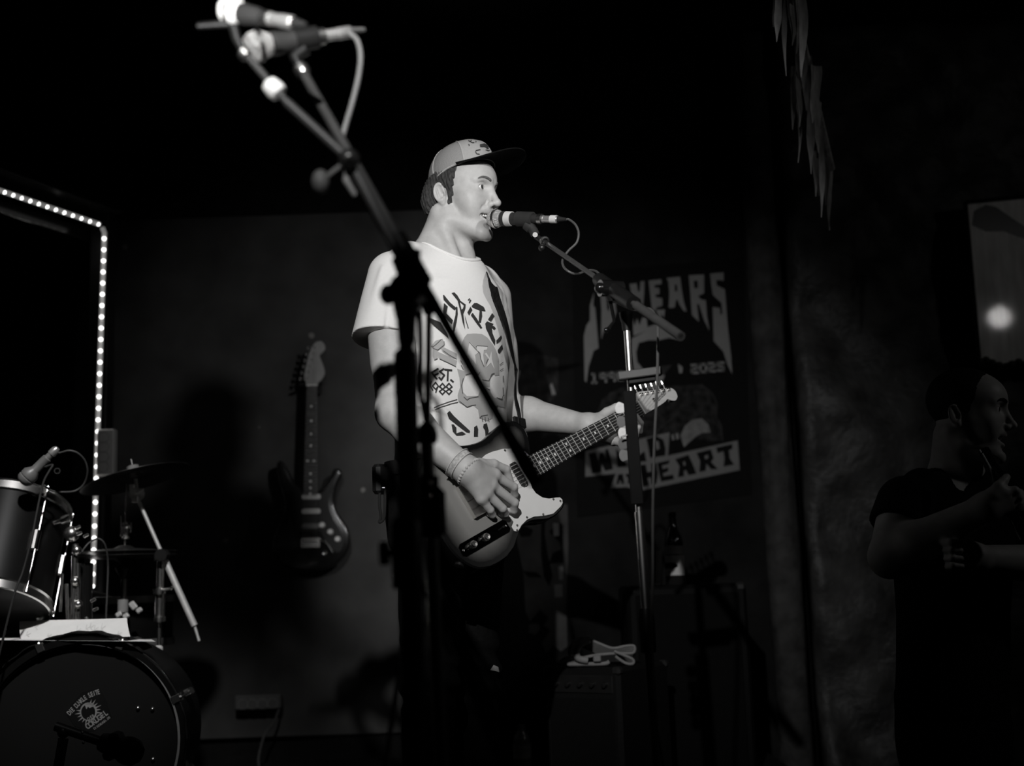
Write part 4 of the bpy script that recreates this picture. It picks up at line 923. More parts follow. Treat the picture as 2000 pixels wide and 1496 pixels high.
# ------------------------------------------------------------------ microphones, stands, cables
GRILLE = mat('grille_mesh', .58, .4, .35, var=.1, scale=200)
nt = GRILLE.node_tree; wv = nt.nodes.new('ShaderNodeTexVoronoi'); wv.inputs['Scale'].default_value = 330; wv.inputs['Randomness'].default_value = 0
tc = [n for n in nt.nodes if n.type == 'TEX_COORD'][0]; nt.links.new(tc.outputs['Object'], wv.inputs['Vector'])
bp = nt.nodes.new('ShaderNodeBump'); bp.inputs['Strength'].default_value = 1.0; bp.inputs['Distance'].default_value = .004
nt.links.new(wv.outputs['Distance'], bp.inputs['Height']); nt.links.new(bp.outputs[0], nt.nodes['Principled BSDF'].inputs['Normal'])
TAPE = mat('pale_tape', .60, .7, var=.05); MICB = mat('mic_body', .025, .5)
def microphone(ball, end, label, cat='microphone', tape=True, group=None, pale=False, s=1.0):
    """handheld vocal microphone: ball centre, and the point its cable socket ends at"""
    ball = np.array(ball); ax = nrm(np.array(end)-ball); L = np.linalg.norm(np.array(end)-ball); r = .0245*s
    t = thing('microphone', label, cat, ball, group)
    prof = [(0, -r)]+[(r*math.sin(a), -r*math.cos(a)) for a in np.linspace(.2, 1.45, 8)]+[(r*1.0, .003), (r*.98, .006)]+[(r*(1-.32*k), .006+.017*k) for k in (.35, .7, 1)]
    g = MB().lathe(ball, ax, prof, 28).build('grille', mat('pale_windscreen', .75, .8) if pale else GRILLE, t, smooth=True)
    MB().lathe(ball, ax, [(r*.99, -.001), (r*1.06, 0), (r*1.06, .006), (r*.99, .007)], 28).build('grille_band', STEEL, g, smooth=True)
    MB().lathe(ball, ax, [(r*.80, .022), (r*.80, .030), (r*.76, .034), (.0165*s, .055), (.0125*s, L*.86), (.0115*s, L), (0, L)], 24).build('handle', MICB, t, smooth=True)
    if tape: MB().lathe(ball, ax, [(.0180*s, .034), (.0195*s, .0345), (.0188*s, .052), (.0170*s, .0525)], 24).build('tape_band', TAPE, t, smooth=True)
    MB().lathe(ball, ax, [(.0110*s, L-.014), (.0135*s, L-.013), (.0133*s, L-.001), (.0110*s, L)], 22).build('end_ring', STEEL, t, smooth=True)
    c = MB().lathe(ball, ax, [(.0098, L), (.0100, L+.004), (.0092, L+.005), (.0092, L+.022), (.0100, L+.023), (.0100, L+.044), (.0085, L+.046)], 20).build('connector', mat('connector_metal', .5, .3, .7), t, smooth=True)
    MB().lathe(ball, ax, [(.0085, L+.045), (.0065, L+.055), (.0040, L+.070), (0, L+.0705)], 16).build('strain_relief', RUBBER, c, smooth=True)
    if tape: MB().lathe(ball, ax, [(.0099, L+.024), (.0106, L+.0245), (.0106, L+.042), (.0099, L+.0425)], 20).build('connector_tape', WHITEP, c, smooth=True)
    return t, ax, L
def cable(pts, r, label, m=None, n=8, base=None):
    o = MB().tube(smooth_path(pts, n), r, 8).build('cable', m or RUBBER, smooth=True, base=base); return tag(o, label, 'cable')
CABLE = mat('cable_rubber', .075, .45, var=.05)
MBALL = U(968, 427, 3.095); MEND = U(1060, 428, 3.018)
m1, mx_, mL = microphone(MBALL, MEND, "ball-headed microphone with pale tape bands at the singer's mouth")
bp_ = MBALL+mx_*(mL+.068)
cable([bp_, U(1112, 429, 2.985), U(1124, 439, 2.97), U(1130, 455, 2.96), U(1126, 474, 2.955), U(1110, 490, 2.95), U(1099, 507, 2.94), U(1101, 521, 2.93), U(1112, 531, 2.92), U(1127, 535, 2.93), U(1150, 528, 2.97), U(1166, 531, 2.93), U(1177, 547, 2.86), U(1185, 563, 2.80), U(1205, 590, 2.80), U(1240, 605, 2.77), U(1268, 603, 2.70), U(1282, 622, 2.66), U(1285, 660, 2.64), U(1283, 760, 2.63), U(1277, 900, 2.63), U(1275, 1100, 2.65), U(1280, 1400, 2.66), np.array([.36, 2.72, .012]), np.array([.52, 3.1, .008]), np.array([.70, 3.6, .008])], .0030, "grey microphone cable looping down from the singer's microphone", CABLE)
# the singer's stand
PV = U(1222, 606, 2.72); FT = np.array([U(1262, 1240, 2.72)[0]+.012, 2.72, .0])
st = thing('mic_stand', "chrome microphone stand with a black boom in front of the singer", 'mic stand', FT)
pd = nrm(PV-FT); pz = lambda py: FT+pd*((U(1240, py, 2.72)[2])/pd[2])
MB().cyl(pz(632), pz(1010), .0080, seg=20).build('upper_tube', CHROME, st, smooth=True)
MB().lathe(pz(648), -pd, [(.008, -.004), (.0105, -.003), (.0115, -.022), (.014, -.030), (.016, -.045), (.010, -.046)], 18).build('tube_collar', BLACKP, st, smooth=True)
MB().cyl(pz(1000), FT+np.array([0, 0, .10]), .0105, seg=20).build('lower_tube', CHROME, st, smooth=True)
MB().lathe(pz(1230), pd, [(.011, -.05), (.017, -.048), (.018, .02), (.014, .045), (.0085, .047)], 18).build('height_clutch', BLACKP, st, smooth=True)
bl = MB().lathe(FT, np.array([0, 0, 1.]), [(0, 0), (.035, .0), (.035, .05), (.026, .10), (.014, .12)], 20).build('base_hub', BLACKP, st, smooth=True)
for k in range(3):
    a = math.radians(20+120*k); e = FT+np.array([.30*math.cos(a), .30*math.sin(a), .012])
    lg = MB().cyl(FT+np.array([0, 0, .07]), e, .009, seg=10).build('leg', BLACKP, st, smooth=True)
    MB().ball(e, .0125, 10).build('rubber_foot', RUBBER, lg, smooth=True)
BA, BZ = U(1070, 477, 3.02), U(1330, 657, 2.40); bd = nrm(BZ-BA)
PV = BA+bd*((PV-BA)@bd)
bm_ = MB().cyl(BA, BZ, .0062, seg=14).build('boom', mat('boom_black', .05, .4), st, smooth=True)
MB().cyl(PV+bd*.13, BZ, .0098, seg=14).build('boom_tail', mat('grey_foam_grip', .05, .7), bm_, smooth=True)
MB().cyl(PV-bd*.075, PV+bd*.115, .0165, seg=16).build('boom_sleeve', BLACKP, bm_, smooth=True)
MB().lathe(PV-bd*.075, -bd, [(.0165, 0), (.013, .010), (.008, .014), (0, .0145)], 14).build('sleeve_end', GUNM, bm_, smooth=True)
cd = nrm(C0-PV); sd = nrm(np.cross(bd, [0, 0, 1.]))*(1 if np.cross(bd, [0, 0, 1.])@cd > 0 else -1)
MB().cyl(U(1199, 566, 2.745)-cd*.0, U(1199, 566, 2.745)+cd*.026, .0105, seg=18).box(U(1199, 566, 2.745)+cd*.027, (.018, .003, .003), np.stack([nrm(bd*.8+np.array([0, 0, .9])), cd, sd])).build('lock_screw', CHROME, st, smooth=True)
MB().cyl(PV-sd*.024, PV+sd*.030, .0190, seg=20).ball(PV+sd*.030, .013, 12).build('pivot', GLOSSB, st, smooth=True)
MB().tube([PV+np.array([0, 0, -.005]), PV-pd*.030], [.020, .013], 16).build('pivot_yoke', BLACKP, st, smooth=True)
MB().tube([PV+sd*.012, U(1200, 628, 2.70), U(1188, 643, 2.69)], [.005, .0045, .004], 10).ball(U(1184, 645, 2.69), .0065, 10).build('pivot_lever', GLOSSB, st, smooth=True)
# clip
ca = MBALL+mx_*.070; cb_ = MBALL+mx_*.116
MB().lathe(MBALL, mx_, [(.0150, .068), (.0195, .069), (.0185, .116), (.0140, .117)], 22).tube(smooth_path([cb_-mx_*.02-np.array([0, 0, .014]), U(1040, 448, 3.04), U(1046, 460, 3.035)], 5), [.015]*5+[.012]*5+[.010], 12).build('mic_clip', mat('clip_rubber', .03, .6), st, smooth=True)
MB().cyl(U(1046, 459, 3.035)-cd*.014, U(1046, 459, 3.035)+cd*.016, .0065, seg=14).build('clip_screw', CHROME, st, smooth=True)
MB().cyl(U(1046, 461, 3.035), BA, .0075, seg=14).build('clip_foot', BLACKP, st, smooth=True)
c = U(1064, 471, 3.022); MB().lathe(c-bd*.006, bd, [(.008, 0), (.0125, .001), (.0125, .007), (.008, .008)], 18).build('thread_ring', CHROME, st, smooth=True)
MB().tube([c+bd*.005, U(1059, 482, 3.01)], .004, 8).ball(U(1058, 484, 3.01), .009, 12).build('wing_screw', GUNM, st, smooth=True)
# small tray and the pick holder on the pole, with the picks in it
tp_ = pz(733); MB().box(tp_+np.array([.020, -.018, 0]), (.098, .030, .018), np.stack([nrm([1, 0, .10]), [0, 1, 0], nrm([-.10, 0, 1])]), .002).build('tray', mat('grey_tray', .085, .6), st)
MB().box(tp_+np.array([.024, -.008, -.014]), (.062, .03, .012), np.stack([nrm([1, 0, .10]), [0, 1, 0], nrm([-.10, 0, 1])]), .002).build('tray_bracket', BLACKP, st)
h0, h1 = pz(765)+np.array([-.006, -.013, 0]), pz(986)+np.array([-.004, -.013, 0]); hz = nrm(h0-h1)
ph = MB().box((h0+h1)/2, (.027, .012, np.linalg.norm(h0-h1)), np.stack([np.cross([0, 1., 0], hz), [0, 1., 0], hz]), .002).build('pick_holder', mat('holder_rubber', .008, .8), st)
PK = smooth_path([(0, -15, 0), (7, -9, 0), (12, 2, 0), (12.5, 9, 0), (6, 13.5, 0), (0, 14.2, 0), (-6, 13.5, 0), (-12.5, 9, 0), (-12, 2, 0), (-7, -9, 0)], 4, True)
for px, py, rot, v, lab in ((1210, 797, 170, .62, 'white guitar pick at the top of the row in the pick holder'), (1213, 823, 184, .07, 'dark grey guitar pick just below the white one in the pick holder'), (1216, 846, 182, .66, 'pale guitar pick with a metal edge in the middle of the pick holder'), (1216, 867, 176, .06, 'dark grey guitar pick second from the bottom of the pick holder'), (1218, 889, 183, .12, 'light grey guitar pick lowest in the pick holder')):
    c = U(px+4, py, 2.712); a = math.radians(rot); e1 = nrm([math.cos(a), .05, math.sin(a)]); e2 = nrm(np.cross([0, 1., 0], e1))*-1; n = nrm(np.cross(e1, e2))
    o = MB().prism([(p[0]/1000, p[1]/1000) for p in PK], c, e2, e1, n, -.0004, .0006).build('guitar_pick', mat('pick_plastic_%d' % int(v*100), v, .4, var=.12, scale=90), bevel=.0002)
    tag(o, lab, 'guitar pick', 'guitar picks in the holder on the mic stand')
MB().box(U(1219, 852, 2.695), (.016, .004, .004), np.stack([nrm([1, 0, .35]), [0, 1, 0], nrm([-.35, 0, 1])]), .001).build('holder_clip', CHROME, st)

# ------------------------------------------------------------------ the two stands close to the camera
def near_stand(label, foot, top, up_y, parts):
    t = thing('mic_stand', label, 'mic stand', foot)
    d = nrm(top-foot)
    MB().cyl(foot+np.array([0, 0, .05]), up_y, parts[0], seg=18).build('lower_tube', parts[2], t, smooth=True)
    MB().cyl(up_y-d*.02, top, parts[1], seg=16).build('upper_tube', parts[3], t, smooth=True)
    MB().lathe(foot, np.array([0, 0, 1.]), [(0, 0), (.03, 0), (.03, .05), (.02, .09), (.012, .10)], 16).build('base_hub', BLACKP, t, smooth=True)
    for k in range(3):
        a = math.radians(75+120*k); e = foot+np.array([.22*math.cos(a), .22*math.sin(a), .012])
        lg = MB().cyl(foot+np.array([0, 0, .06]), e, .009, seg=10).build('leg', BLACKP, t, smooth=True); MB().ball(e, .0125, 10).build('rubber_foot', RUBBER, lg, smooth=True)
    return t, d
Y1, Y2 = 1.74, 1.86
BOOMB = mat('boom_satin_black', .035, .45)
# stand with the tall pole: its boom runs up beside the other one, then an angled arm carries the pale microphone
T1 = U(795, 585, Y1); F1 = np.array([U(800, 1300, Y1)[0]+.004, Y1, 0.0])
s1, d1 = near_stand('blurred black microphone stand with the thick pole, nearest the camera', F1, T1, U(792, 690, Y1), (.0165, .0105, BLACKP, BLACKP))
MB().lathe(U(793, 600, Y1), -d1, [(.020, -.010), (.019, .0), (.0145, .020), (.0125, .050), (.0105, .055)], 18).build('tube_collar', BLACKP, s1, smooth=True)
MB().lathe(U(792, 690, Y1), d1, [(.017, -.06), (.0175, -.02), (.0165, .0), (.011, .006)], 18).build('height_clutch', BLACKP, s1, smooth=True)
A1, B1 = U(812, 560, Y1), U(682, 312, Y1); e1 = nrm(B1-A1)
MB().cyl(A1-e1*.02, B1, .0085, seg=14).build('boom', BOOMB, s1, smooth=True)
MB().cyl(U(790, 500, Y1), U(822, 585, Y1), .020, seg=16).build('boom_sleeve', BLACKP, s1, smooth=True)
MB().cyl(U(795, 573, Y1)+np.array([0, .02, 0]), U(795, 573, Y1)-np.array([0, .03, 0]), .024, seg=18).tube([U(790, 575, Y1), U(762, 575, Y1)], [.014, .010], 12).ball(U(758, 575, Y1), .013, 12, (1, 1, 1.2)).build('pivot', BLACKP, s1, smooth=True)
MB().cyl(U(808, 492, Y1-.02), U(812, 500, Y1-.02), .010, seg=14).build('sleeve_screw', STEEL, s1, smooth=True)
MB().tube([U(792, 1080, Y1), U(758, 1080, Y1)], .006, 10).cyl(U(760, 1080, Y1), U(742, 1081, Y1), .017, seg=16).build('clutch_knob', BLACKP, s1, smooth=True)
MB().lathe(U(795, 1080, Y1), d1, [(.0165, -.05), (.022, -.048), (.022, .04), (.0165, .05)], 18).build('leg_clutch', BLACKP, s1, smooth=True)
A2 = U(474, 98, Y1); e2 = nrm(A2-B1)
arm = MB().cyl(B1, U(560, 200, Y1), .0072, seg=14).cyl(U(562, 202, Y1), A2, .0055, seg=12).build('boom_arm', BOOMB, s1, smooth=True)
MB().lathe(U(548, 186, Y1), e2, [(.0060, 0), (.0135, .003), (.0150, .012), (.0125, .026), (.0060, .030)], 16).build('tape_wrap', mat('white_tape', .78, .6), arm, smooth=True)
MB().lathe(U(484, 112, Y1), e2, [(.0055, 0), (.010, .002), (.010, .012), (.0055, .014)], 14).build('thread_collar', STEEL, arm, smooth=True)
MB().ball(B1, .017, 14).cyl(U(681, 314, Y1-.015), U(683, 320, Y1-.022), .009).build('elbow_joint', GUNM, s1, smooth=True)
MB().tube([B1, U(645, 340, Y1)], .004, 8).ball(U(626, 355, Y1), .0135, 12, (1, 1, 1.4)).tube([U(645, 340, Y1), U(626, 355, Y1)], .004, 8).build('elbow_knob', mat('knob_grey', .10, .6), s1, smooth=True)
MB().tube([B1, U(676, 352, Y1), U(694, 382, Y1)], [.004, .0055, .004], 10).build('cable_hook', mat('hook_grey', .18, .5), s1, smooth=True)
b2 = U(466, 28, Y1); mic2, ax2, L2 = microphone(b2-np.array([.012, 0, -.005]), U(526, 36, Y1-.03), 'pale-headed microphone at the top edge of the frame, on the angled arm', tape=False, pale=True, s=.80)
MB().box(U(452, 20, Y1), (.040, .040, .036), np.stack([nrm([1, .1, .1]), nrm([-.1, 1, 0]), [0, 0, 1.]]), .010).build('windscreen', mat('pale_windscreen', .75, .8), mic2, bevel=.004)
MB().tube([U(450, 46, Y1), U(415, 48, Y1), U(386, 50, Y1)], [.006, .0055, .005], 10).build('mount_bar', BLACKP, s1, smooth=True)
MB().tube([A2, U(462, 75, Y1), U(456, 50, Y1)], [.006, .007, .008], 12).build('mic_clip', BLACKP, s1, smooth=True)
# stand with the long straight boom
T2 = U(846, 592, Y2); F2 = np.array([U(838, 1000, Y2)[0]+.016, Y2, 0.0])
s2, d2 = near_stand('blurred microphone stand with a thin chrome tube and a long boom crossing the singer', F2, U(838, 600, Y2), U(834, 862, Y2), (.0100, .0052, CHROME, mat('satin_chrome', .6, .3, 1.0)))
MB().lathe(U(834, 850, Y2), d2, [(.010, -.014), (.015, -.012), (.0165, .0), (.014, .012), (.006, .020)], 16).build('height_clutch', BLACKP, s2, smooth=True)
MB().box(U(838, 1000, Y2), (.05, .035, .075), None, .008).build('leg_collar', BLACKP, s2)
MB().tube([U(836, 930, Y2), U(838, 1000, Y2)], .0165, 14).build('tube_sleeve', BLACKP, s2, smooth=True)
for py in (945, 970): MB().ball(U(837, py, Y2-.02), .006, 10).build('collar_screw', CHROME, s2, smooth=True)
A3, B3 = U(584, 128, Y2), U(1040, 930, 1.62); e3 = nrm(B3-A3)
bo = MB().cyl(A3, B3, .0078, seg=14).build('boom', BOOMB, s2, smooth=True)
MB().tube([U(985, 836, 1.66), U(1030, 912, 1.63), B3+e3*.008], [.009, .0125, .011], 14).build('counterweight', BLACKP, bo, smooth=True)
pv2 = A3+e3*((T2-A3)@e3)
MB().cyl(pv2-e3*.05, pv2+e3*.04, .0150, seg=16).build('boom_sleeve', BLACKP, s2, smooth=True)
MB().cyl(pv2+np.array([0, .02, 0]), pv2-np.array([0, .03, 0]), .016, seg=16).tube([pv2, U(838, 606, Y2)], .010, 10).build('pivot', BLACKP, s2, smooth=True)
MB().cyl(U(826, 545, 1.83), U(829, 552, 1.82), .008, seg=12).build('sleeve_screw', STEEL, s2, smooth=True)
MB().lathe(U(589, 136, Y2), e3, [(.008, -.006), (.0125, -.005), (.0125, .006), (.0095, .014), (.008, .016)], 16).build('thread_collar', STEEL, bo, smooth=True)
b4 = U(502, 90, Y2-.03); m3, ax3, L3 = microphone(b4, U(634, 70, Y2+.01), 'silver ball-headed microphone pointing left on the long crossing boom', tape=False, s=1.0)
MB().lathe(b4, ax3, [(.016, .062), (.019, .063), (.018, .100), (.014, .101)], 18).tube([b4+ax3*.08-np.array([0, 0, .015]), U(574, 112, Y2), A3], [.013, .010, .008], 12).build('mic_clip', BLACKP, s2, smooth=True)
MB().lathe(b4, ax3, [(.0150, .030), (.0175, .031), (.0165, .046), (.0150, .047)], 18).build('tape_band', mat('grey_tape', .35, .6), m3, smooth=True)
e_ = b4+ax3*(L3+.068)
cable([e_, U(682, 62, Y2), U(697, 78, Y2), U(704, 108, Y2), U(700, 150, Y2), U(688, 200, Y2), U(672, 255, Y2), U(663, 292, Y2-.01), U(668, 312, Y2+.02), U(690, 350, Y2+.025), U(740, 440, Y2+.025), U(800, 545, Y2+.03), U(818, 600, Y2+.035), U(822, 760, Y2+.03), U(822, 1000, Y2+.03), np.array([-.30, Y2+.04, .02]), np.array([-.5, 2.4, .008])], .0042, 'grey cable curving down from the silver microphone on the long boom', mat('grey_cable_rubber', .14, .5, var=.05))
# ------------------------------------------------------------------ drum kit
KY = 3.55; KN = nrm([.10, -1, 0]); KX = nrm(np.cross([0, 0, 1.], KN))*1.0; KZ = np.array([0, 0, 1.0]); KC = U(157, 1440, KY); KC[2] = .292
if KX[0] < 0: KX = -KX
kd = thing('bass_drum', 'black bass drum with a sun sticker on its front head', 'drum', np.array([KC[0], KC[1], 0]))
HEADM = mat('dark_drum_head', .013, .28, var=.08, scale=3)
MB().lathe(KC, KN, [(0, -.004), (.266, -.004), (.268, -.001), (.266, .001), (.0, .002)], 72).build('front_head', HEADM, kd, smooth=True)
MB().lathe(KC, KN, [(.278, -.36), (.279, -.02), (.270, -.02), (.270, -.36), (.278, -.36)], 64).build('shell', mat('black_wrap', .006, .42, spec=.12), kd, smooth=True)
hp = MB().lathe(KC, KN, [(.2705, -.012), (.292, -.012), (.2935, .010), (.291, .022), (.2735, .022), (.2705, .012), (.2705, -.012)], 72).build('hoop', GLOSSB, kd, smooth=True)
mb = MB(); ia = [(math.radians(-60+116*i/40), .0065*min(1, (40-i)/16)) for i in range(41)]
mb.raw([KC+KN*.0232+(KX*math.cos(a)+KZ*math.sin(a))*(.2745+s_*w_/2) for a, w_ in ia for s_ in (-1, 1)], [[2*i, 2*i+1, 2*i+3, 2*i+2] for i in range(40)]); mb.build('hoop_highlight', mat('highlight_grey', .26, .45), hp)  # pale arc shaped and coloured as the reflection along the hoop's right side
for k in range(8):
    a = math.radians(22.5+45*k); r_ = KX*math.cos(a)+KZ*math.sin(a); tg = -KX*math.sin(a)+KZ*math.cos(a)
    cl = MB().box(KC+r_*.296+KN*.004, (.024, .034, .008), np.stack([tg, KN, r_]), .002).box(KC+r_*.286+KN*.0245, (.022, .006, .024), np.stack([tg, KN, r_]), .002).build('claw', CHROME, kd)
    MB().cyl(KC+r_*.300+KN*.018, KC+r_*.300-KN*.15, .0032, seg=8).ball(KC+r_*.300+KN*.02, .006, 8).build('tension_rod', CHROME, cl, smooth=True)
    MB().box(KC+r_*.288-KN*.19, (.024, .075, .022), np.stack([tg, KN, r_]), .005).build('lug', CHROME, kd)
for s_ in (-1, 1):
    a = KC+KX*s_*.27-KZ*.08-KN*.12; e = np.array([a[0]+s_*.05, a[1]-.14, .012]); lg = MB().cyl(a, e, .0075, seg=12).build('spur', CHROME, kd, smooth=True); MB().ball(e, .012, 10).build('rubber_foot', RUBBER, lg, smooth=True)
SG = mat('sticker_grey', .30, .5, var=.05)
KZm = lambda a: (100+a[0]*.0869, 1320+a[1]*.0869)
kp = lambda x, y: on_plane(*KZm((x, y)), KC+KN*.0022, KN)
print_on_plane('sticker', [[KZm(p) for p in ((330, 820), (420, 700), (680, 380), (1090, 260), (1250, 560), (1370, 930), (960, 1240), (820, 1250), (520, 1120))]], KC, KN, .0026, mat('black_sticker', .006, .5), kd)
cx, cy = 845, 800; disc = [(cx+190*math.cos(t), cy+205*math.sin(t)) for t in np.linspace(0, 2*math.pi, 40, endpoint=False)]
inn = [(cx-8+158*math.cos(t), cy+12+175*math.sin(t)) for t in np.linspace(0, 2*math.pi, 40, endpoint=False)]
rays_ = [([KZm(p) for p in disc], [[KZm(p) for p in inn]])]
for k in range(22):
    t = 2*math.pi*k/22+.1; L_ = (285 if k % 2 else 325)
    if not (-2.9 < math.atan2(math.sin(t), math.cos(t)) < -1.35) and not (.35 < math.atan2(math.sin(t), math.cos(t)) < 1.5): rays_.append([KZm(p) for p in ((cx+185*math.cos(t-.10), cy+198*math.sin(t-.10)), (cx+L_*math.cos(t), cy+L_*math.sin(t)), (cx+185*math.cos(t+.10), cy+198*math.sin(t+.10)))])
rays_.append([KZm(p) for p in ((760, 640), (850, 600), (950, 640), (960, 690), (910, 700), (870, 720), (830, 690), (800, 750), (780, 700))])
print_on_plane('sun_print', rays_, KC, KN, .0032, SG, kd)
def arc_text(name, s, path, size, parent, m, bold=.03, xs=.8):
    P = smooth_path([(a, b, 0) for a, b in path], 30); L = np.cumsum([0]+[np.linalg.norm(P[i+1]-P[i]) for i in range(len(P)-1)])
    for i, ch in enumerate(s):
        if ch == ' ': continue
        u_ = L[-1]*(i+.5)/len(s); k = min(int(np.searchsorted(L, u_)), len(P)-2); k = max(k, 1); p = P[k]; tg = nrm(P[k+1]-P[k-1])
        o = kp(p[0], p[1]); q = kp(p[0]+tg[0]*20, p[1]+tg[1]*20); ex = nrm(q-o); ey = np.cross(KN, ex)
        text_obj(name, ch, o, ex, ey, size, m, parent, .0012, bold, xs=xs)
arc_text('sticker_letter', 'DIE DUNKLE SEITE', [(390, 860), (520, 720), (700, 545), (860, 440), (1090, 355)], .019, kd, SG, xs=.62)
arc_text('sticker_letter', 'COKUGEL', [(790, 1160), (1010, 1000), (1250, 820)], .022, kd, SG, xs=.75)
arc_text('sticker_letter', 'DER', [(820, 985), (970, 885)], .012, kd, SG)
arc_text('sticker_letter', 'DISCOKUGEL.DE', [(960, 1195), (1150, 1060), (1320, 925)], .0085, kd, SG)
for x, y in ((270, 1383), (298, 1385), (299, 1483)): MB().ball(on_plane(x, y, KC, KN)+KN*.003, .006, 10).build('head_bolt', CHROME, kd, smooth=True)
# papers on the drum
def sheet(name, label, px4, Ys, m, sag=.004, n=8, group=None):
    c = [U(px4[i][0], px4[i][1], Ys[i]) for i in range(4)]; V = []; Fc = []
    for l in (0, 1):
        for i in range(n+1):
            for j in range(n+1):
                u_, v_ = i/n, j/n; p = (c[0]*(1-u_)+c[1]*u_)*(1-v_)+(c[3]*(1-u_)+c[2]*u_)*v_
                p = p+np.array([0, -1, .3])*sag*(math.sin(u_*7+v_*3)*.5+math.sin(v_*math.pi))-np.array([0, -1, .3])*.0006*l; V.append(p)
    g = lambda l, i, j: l*(n+1)**2+i*(n+1)+j
    for i in range(n):
        for j in range(n): Fc += [[g(0, i, j), g(0, i, j+1), g(0, i+1, j+1), g(0, i+1, j)], [g(1, i, j), g(1, i+1, j), g(1, i+1, j+1), g(1, i, j+1)]]
    o = MB().raw(V, Fc).build(name, m, smooth=True); tag(o, label, 'paper', group); return o, V, Fc
so, V, Fc = sheet('set_list', 'white set list sheet standing on top of the bass drum', [(38, 1213), (248, 1207), (254, 1243), (42, 1254)], [3.66, 3.66, 3.57, 3.57], WHITE)
bv = BVHTree.FromPolygons([tuple(v) for v in V], Fc); hw = []
for x, y, h in ((54, 1240, 6), (70, 1225, 8), (95, 1242, 4), (112, 1243, 3), (152, 1233, 10), (170, 1228, 7), (178, 1226, 9), (186, 1230, 8), (200, 1228, 10), (232, 1238, 4)): hw += stroke([(x, y-h), (x-2, y), (x+3, y+h*.6)], 1.6)+stroke([(x, y), (x+6, y-h*.5)], 1.4)
print_on_mesh('handwriting', hw, bv, mat('faint_pencil', .66, .8), so, .001, 3)['kind'] = 'stuff'
sheet('paper_sheet', 'second white sheet lying flat on the bass drum under the set list', [(-30, 1243), (296, 1249), (304, 1253), (-20, 1250)], [3.68, 3.68, 3.52, 3.52], WHITE, .001)
ct = MB(); P = []
for i in range(25):
    a = math.radians(55+80*i/24*1.0)
    for dy, dr in ((-.015, .004), (.10, .006)): P.append(KC+(KX*math.cos(a)+KZ*math.sin(a))*(.2975+dr+.002*math.sin(i*1.7))-KN*dy)
n = len(P); P += [p+np.array([0, 0, .004]) for p in P]
ct.raw(P, [[2*i, 2*i+1, 2*i+3, 2*i+2] for i in range(24)]+[[n+2*i, n+2*i+2, n+2*i+3, n+2*i+1] for i in range(24)]+[[2*i, 2*i+2, n+2*i+2, n+2*i] for i in range(24)]+[[2*i+1, n+2*i+1, n+2*i+3, 2*i+3] for i in range(24)])
tag(ct.build('cloth', mat('black_cloth', .008, .9), smooth=True), 'black cloth draped over the top rim of the bass drum', 'cloth')
# rack tom
tb = U(-22, 1192, 3.62); ta = nrm([.0, .42, .90]); tm = thing('tom_drum', 'black rack tom with chrome hoops at the left edge', 'drum', np.array([tb[0], tb[1], tb[2]-.02]))
MB().lathe(tb, ta, [(.0, .015), (.158, .012), (.165, .015), (.165, .325), (.158, .328), (0, .325)], 56).build('shell', mat('black_wrap', .006, .42, spec=.12), tm, smooth=True)
for h, nm in ((0, 'lower_hoop'), (.312, 'upper_hoop')): MB().lathe(tb, ta, [(.168, h), (.174, h+.002), (.172, h+.026), (.177, h+.030), (.166, h+.031), (.168, h)], 56).build(nm, CHROME, tm, smooth=True)
MB().lathe(tb, ta, [(0, .008), (.160, .008), (.166, .012), (.166, .014), (0, .013)], 48).build('lower_head', mat('tom_head', .05, .4), tm, smooth=True)
tx, ty, _ = frame_of(ta)
for k in range(6):
    a = math.radians(-66+60*k); r_ = tx*math.cos(a)+ty*math.sin(a); tg = np.cross(ta, r_)
    lg = MB().box(tb+r_*.172+ta*.17, (.022, .018, .07), np.stack([tg, r_, ta]), .005).build('lug', CHROME, tm); MB().cyl(tb+r_*.178+ta*.005, tb+r_*.178+ta*.34, .003, seg=8).ball(tb+r_*.178+ta*.345, .005, 8).build('tension_rod', CHROME, lg, smooth=True)
# tom holder on the bass drum
th = thing('tom_holder', 'chrome tom holder posts rising behind the set list', 'drum hardware', U(146, 1215, 3.68))
for x0, y0, x1, y1, r_, nm in ((143, 1232, 147, 1062, .0095, 'post'), (153, 1225, 152, 1100, .0075, 'post'), (133, 1228, 130, 1140, .006, 'post'), (122, 1120, 118, 1195, .005, 'rod'), (168, 1205, 182, 1235, .005, 'rod')): MB().cyl(U(x0, y0, 3.70), U(x1, y1, 3.70), r_, seg=16).build(nm, CHROME, th, smooth=True)
for x, y, r_ in ((140, 1043, .024), (85, 1030, .016), (78, 1050, .013), (150, 1075, .015), (147, 1135, .014), (153, 1180, .013), (78, 1205, .015), (100, 1198, .010)): MB().ball(U(x, y, 3.69), r_, 14).build('clamp', CHROME, th, smooth=True)
MB().cyl(U(88, 1027, 3.69), U(122, 1016, 3.69), .0075, seg=14).cyl(U(120, 1017, 3.69), U(138, 1011, 3.69), .013, seg=16).build('arm', CHROME, th, smooth=True)
for x, y in ((84, 1003), (90, 1012), (168, 1046), (152, 1030), (70, 1032), (155, 1042), (187, 1190), (182, 1172)): MB().box(U(x, y, 3.68), (.018, .006, .010), np.stack([nrm([1, 0, .5]), [0, 1, 0], nrm([-.5, 0, 1])]), .002).build('wing_nut', CHROME, th)
MB().tube(smooth_path([U(52, 1038, 3.66), U(43, 1052, 3.66), U(37, 1072, 3.66), U(36, 1095, 3.66), U(41, 1112, 3.66)], 5), .005, 10).build('hoop_bracket', CHROME, th, smooth=True)
MB().box(U(83, 1086, 3.66), (.017, .006, .062), None, .002).box(U(88, 1120, 3.66), (.026, .014, .038), None, .004).build('grey_bracket', mat('grey_bracket', .30, .45), th)
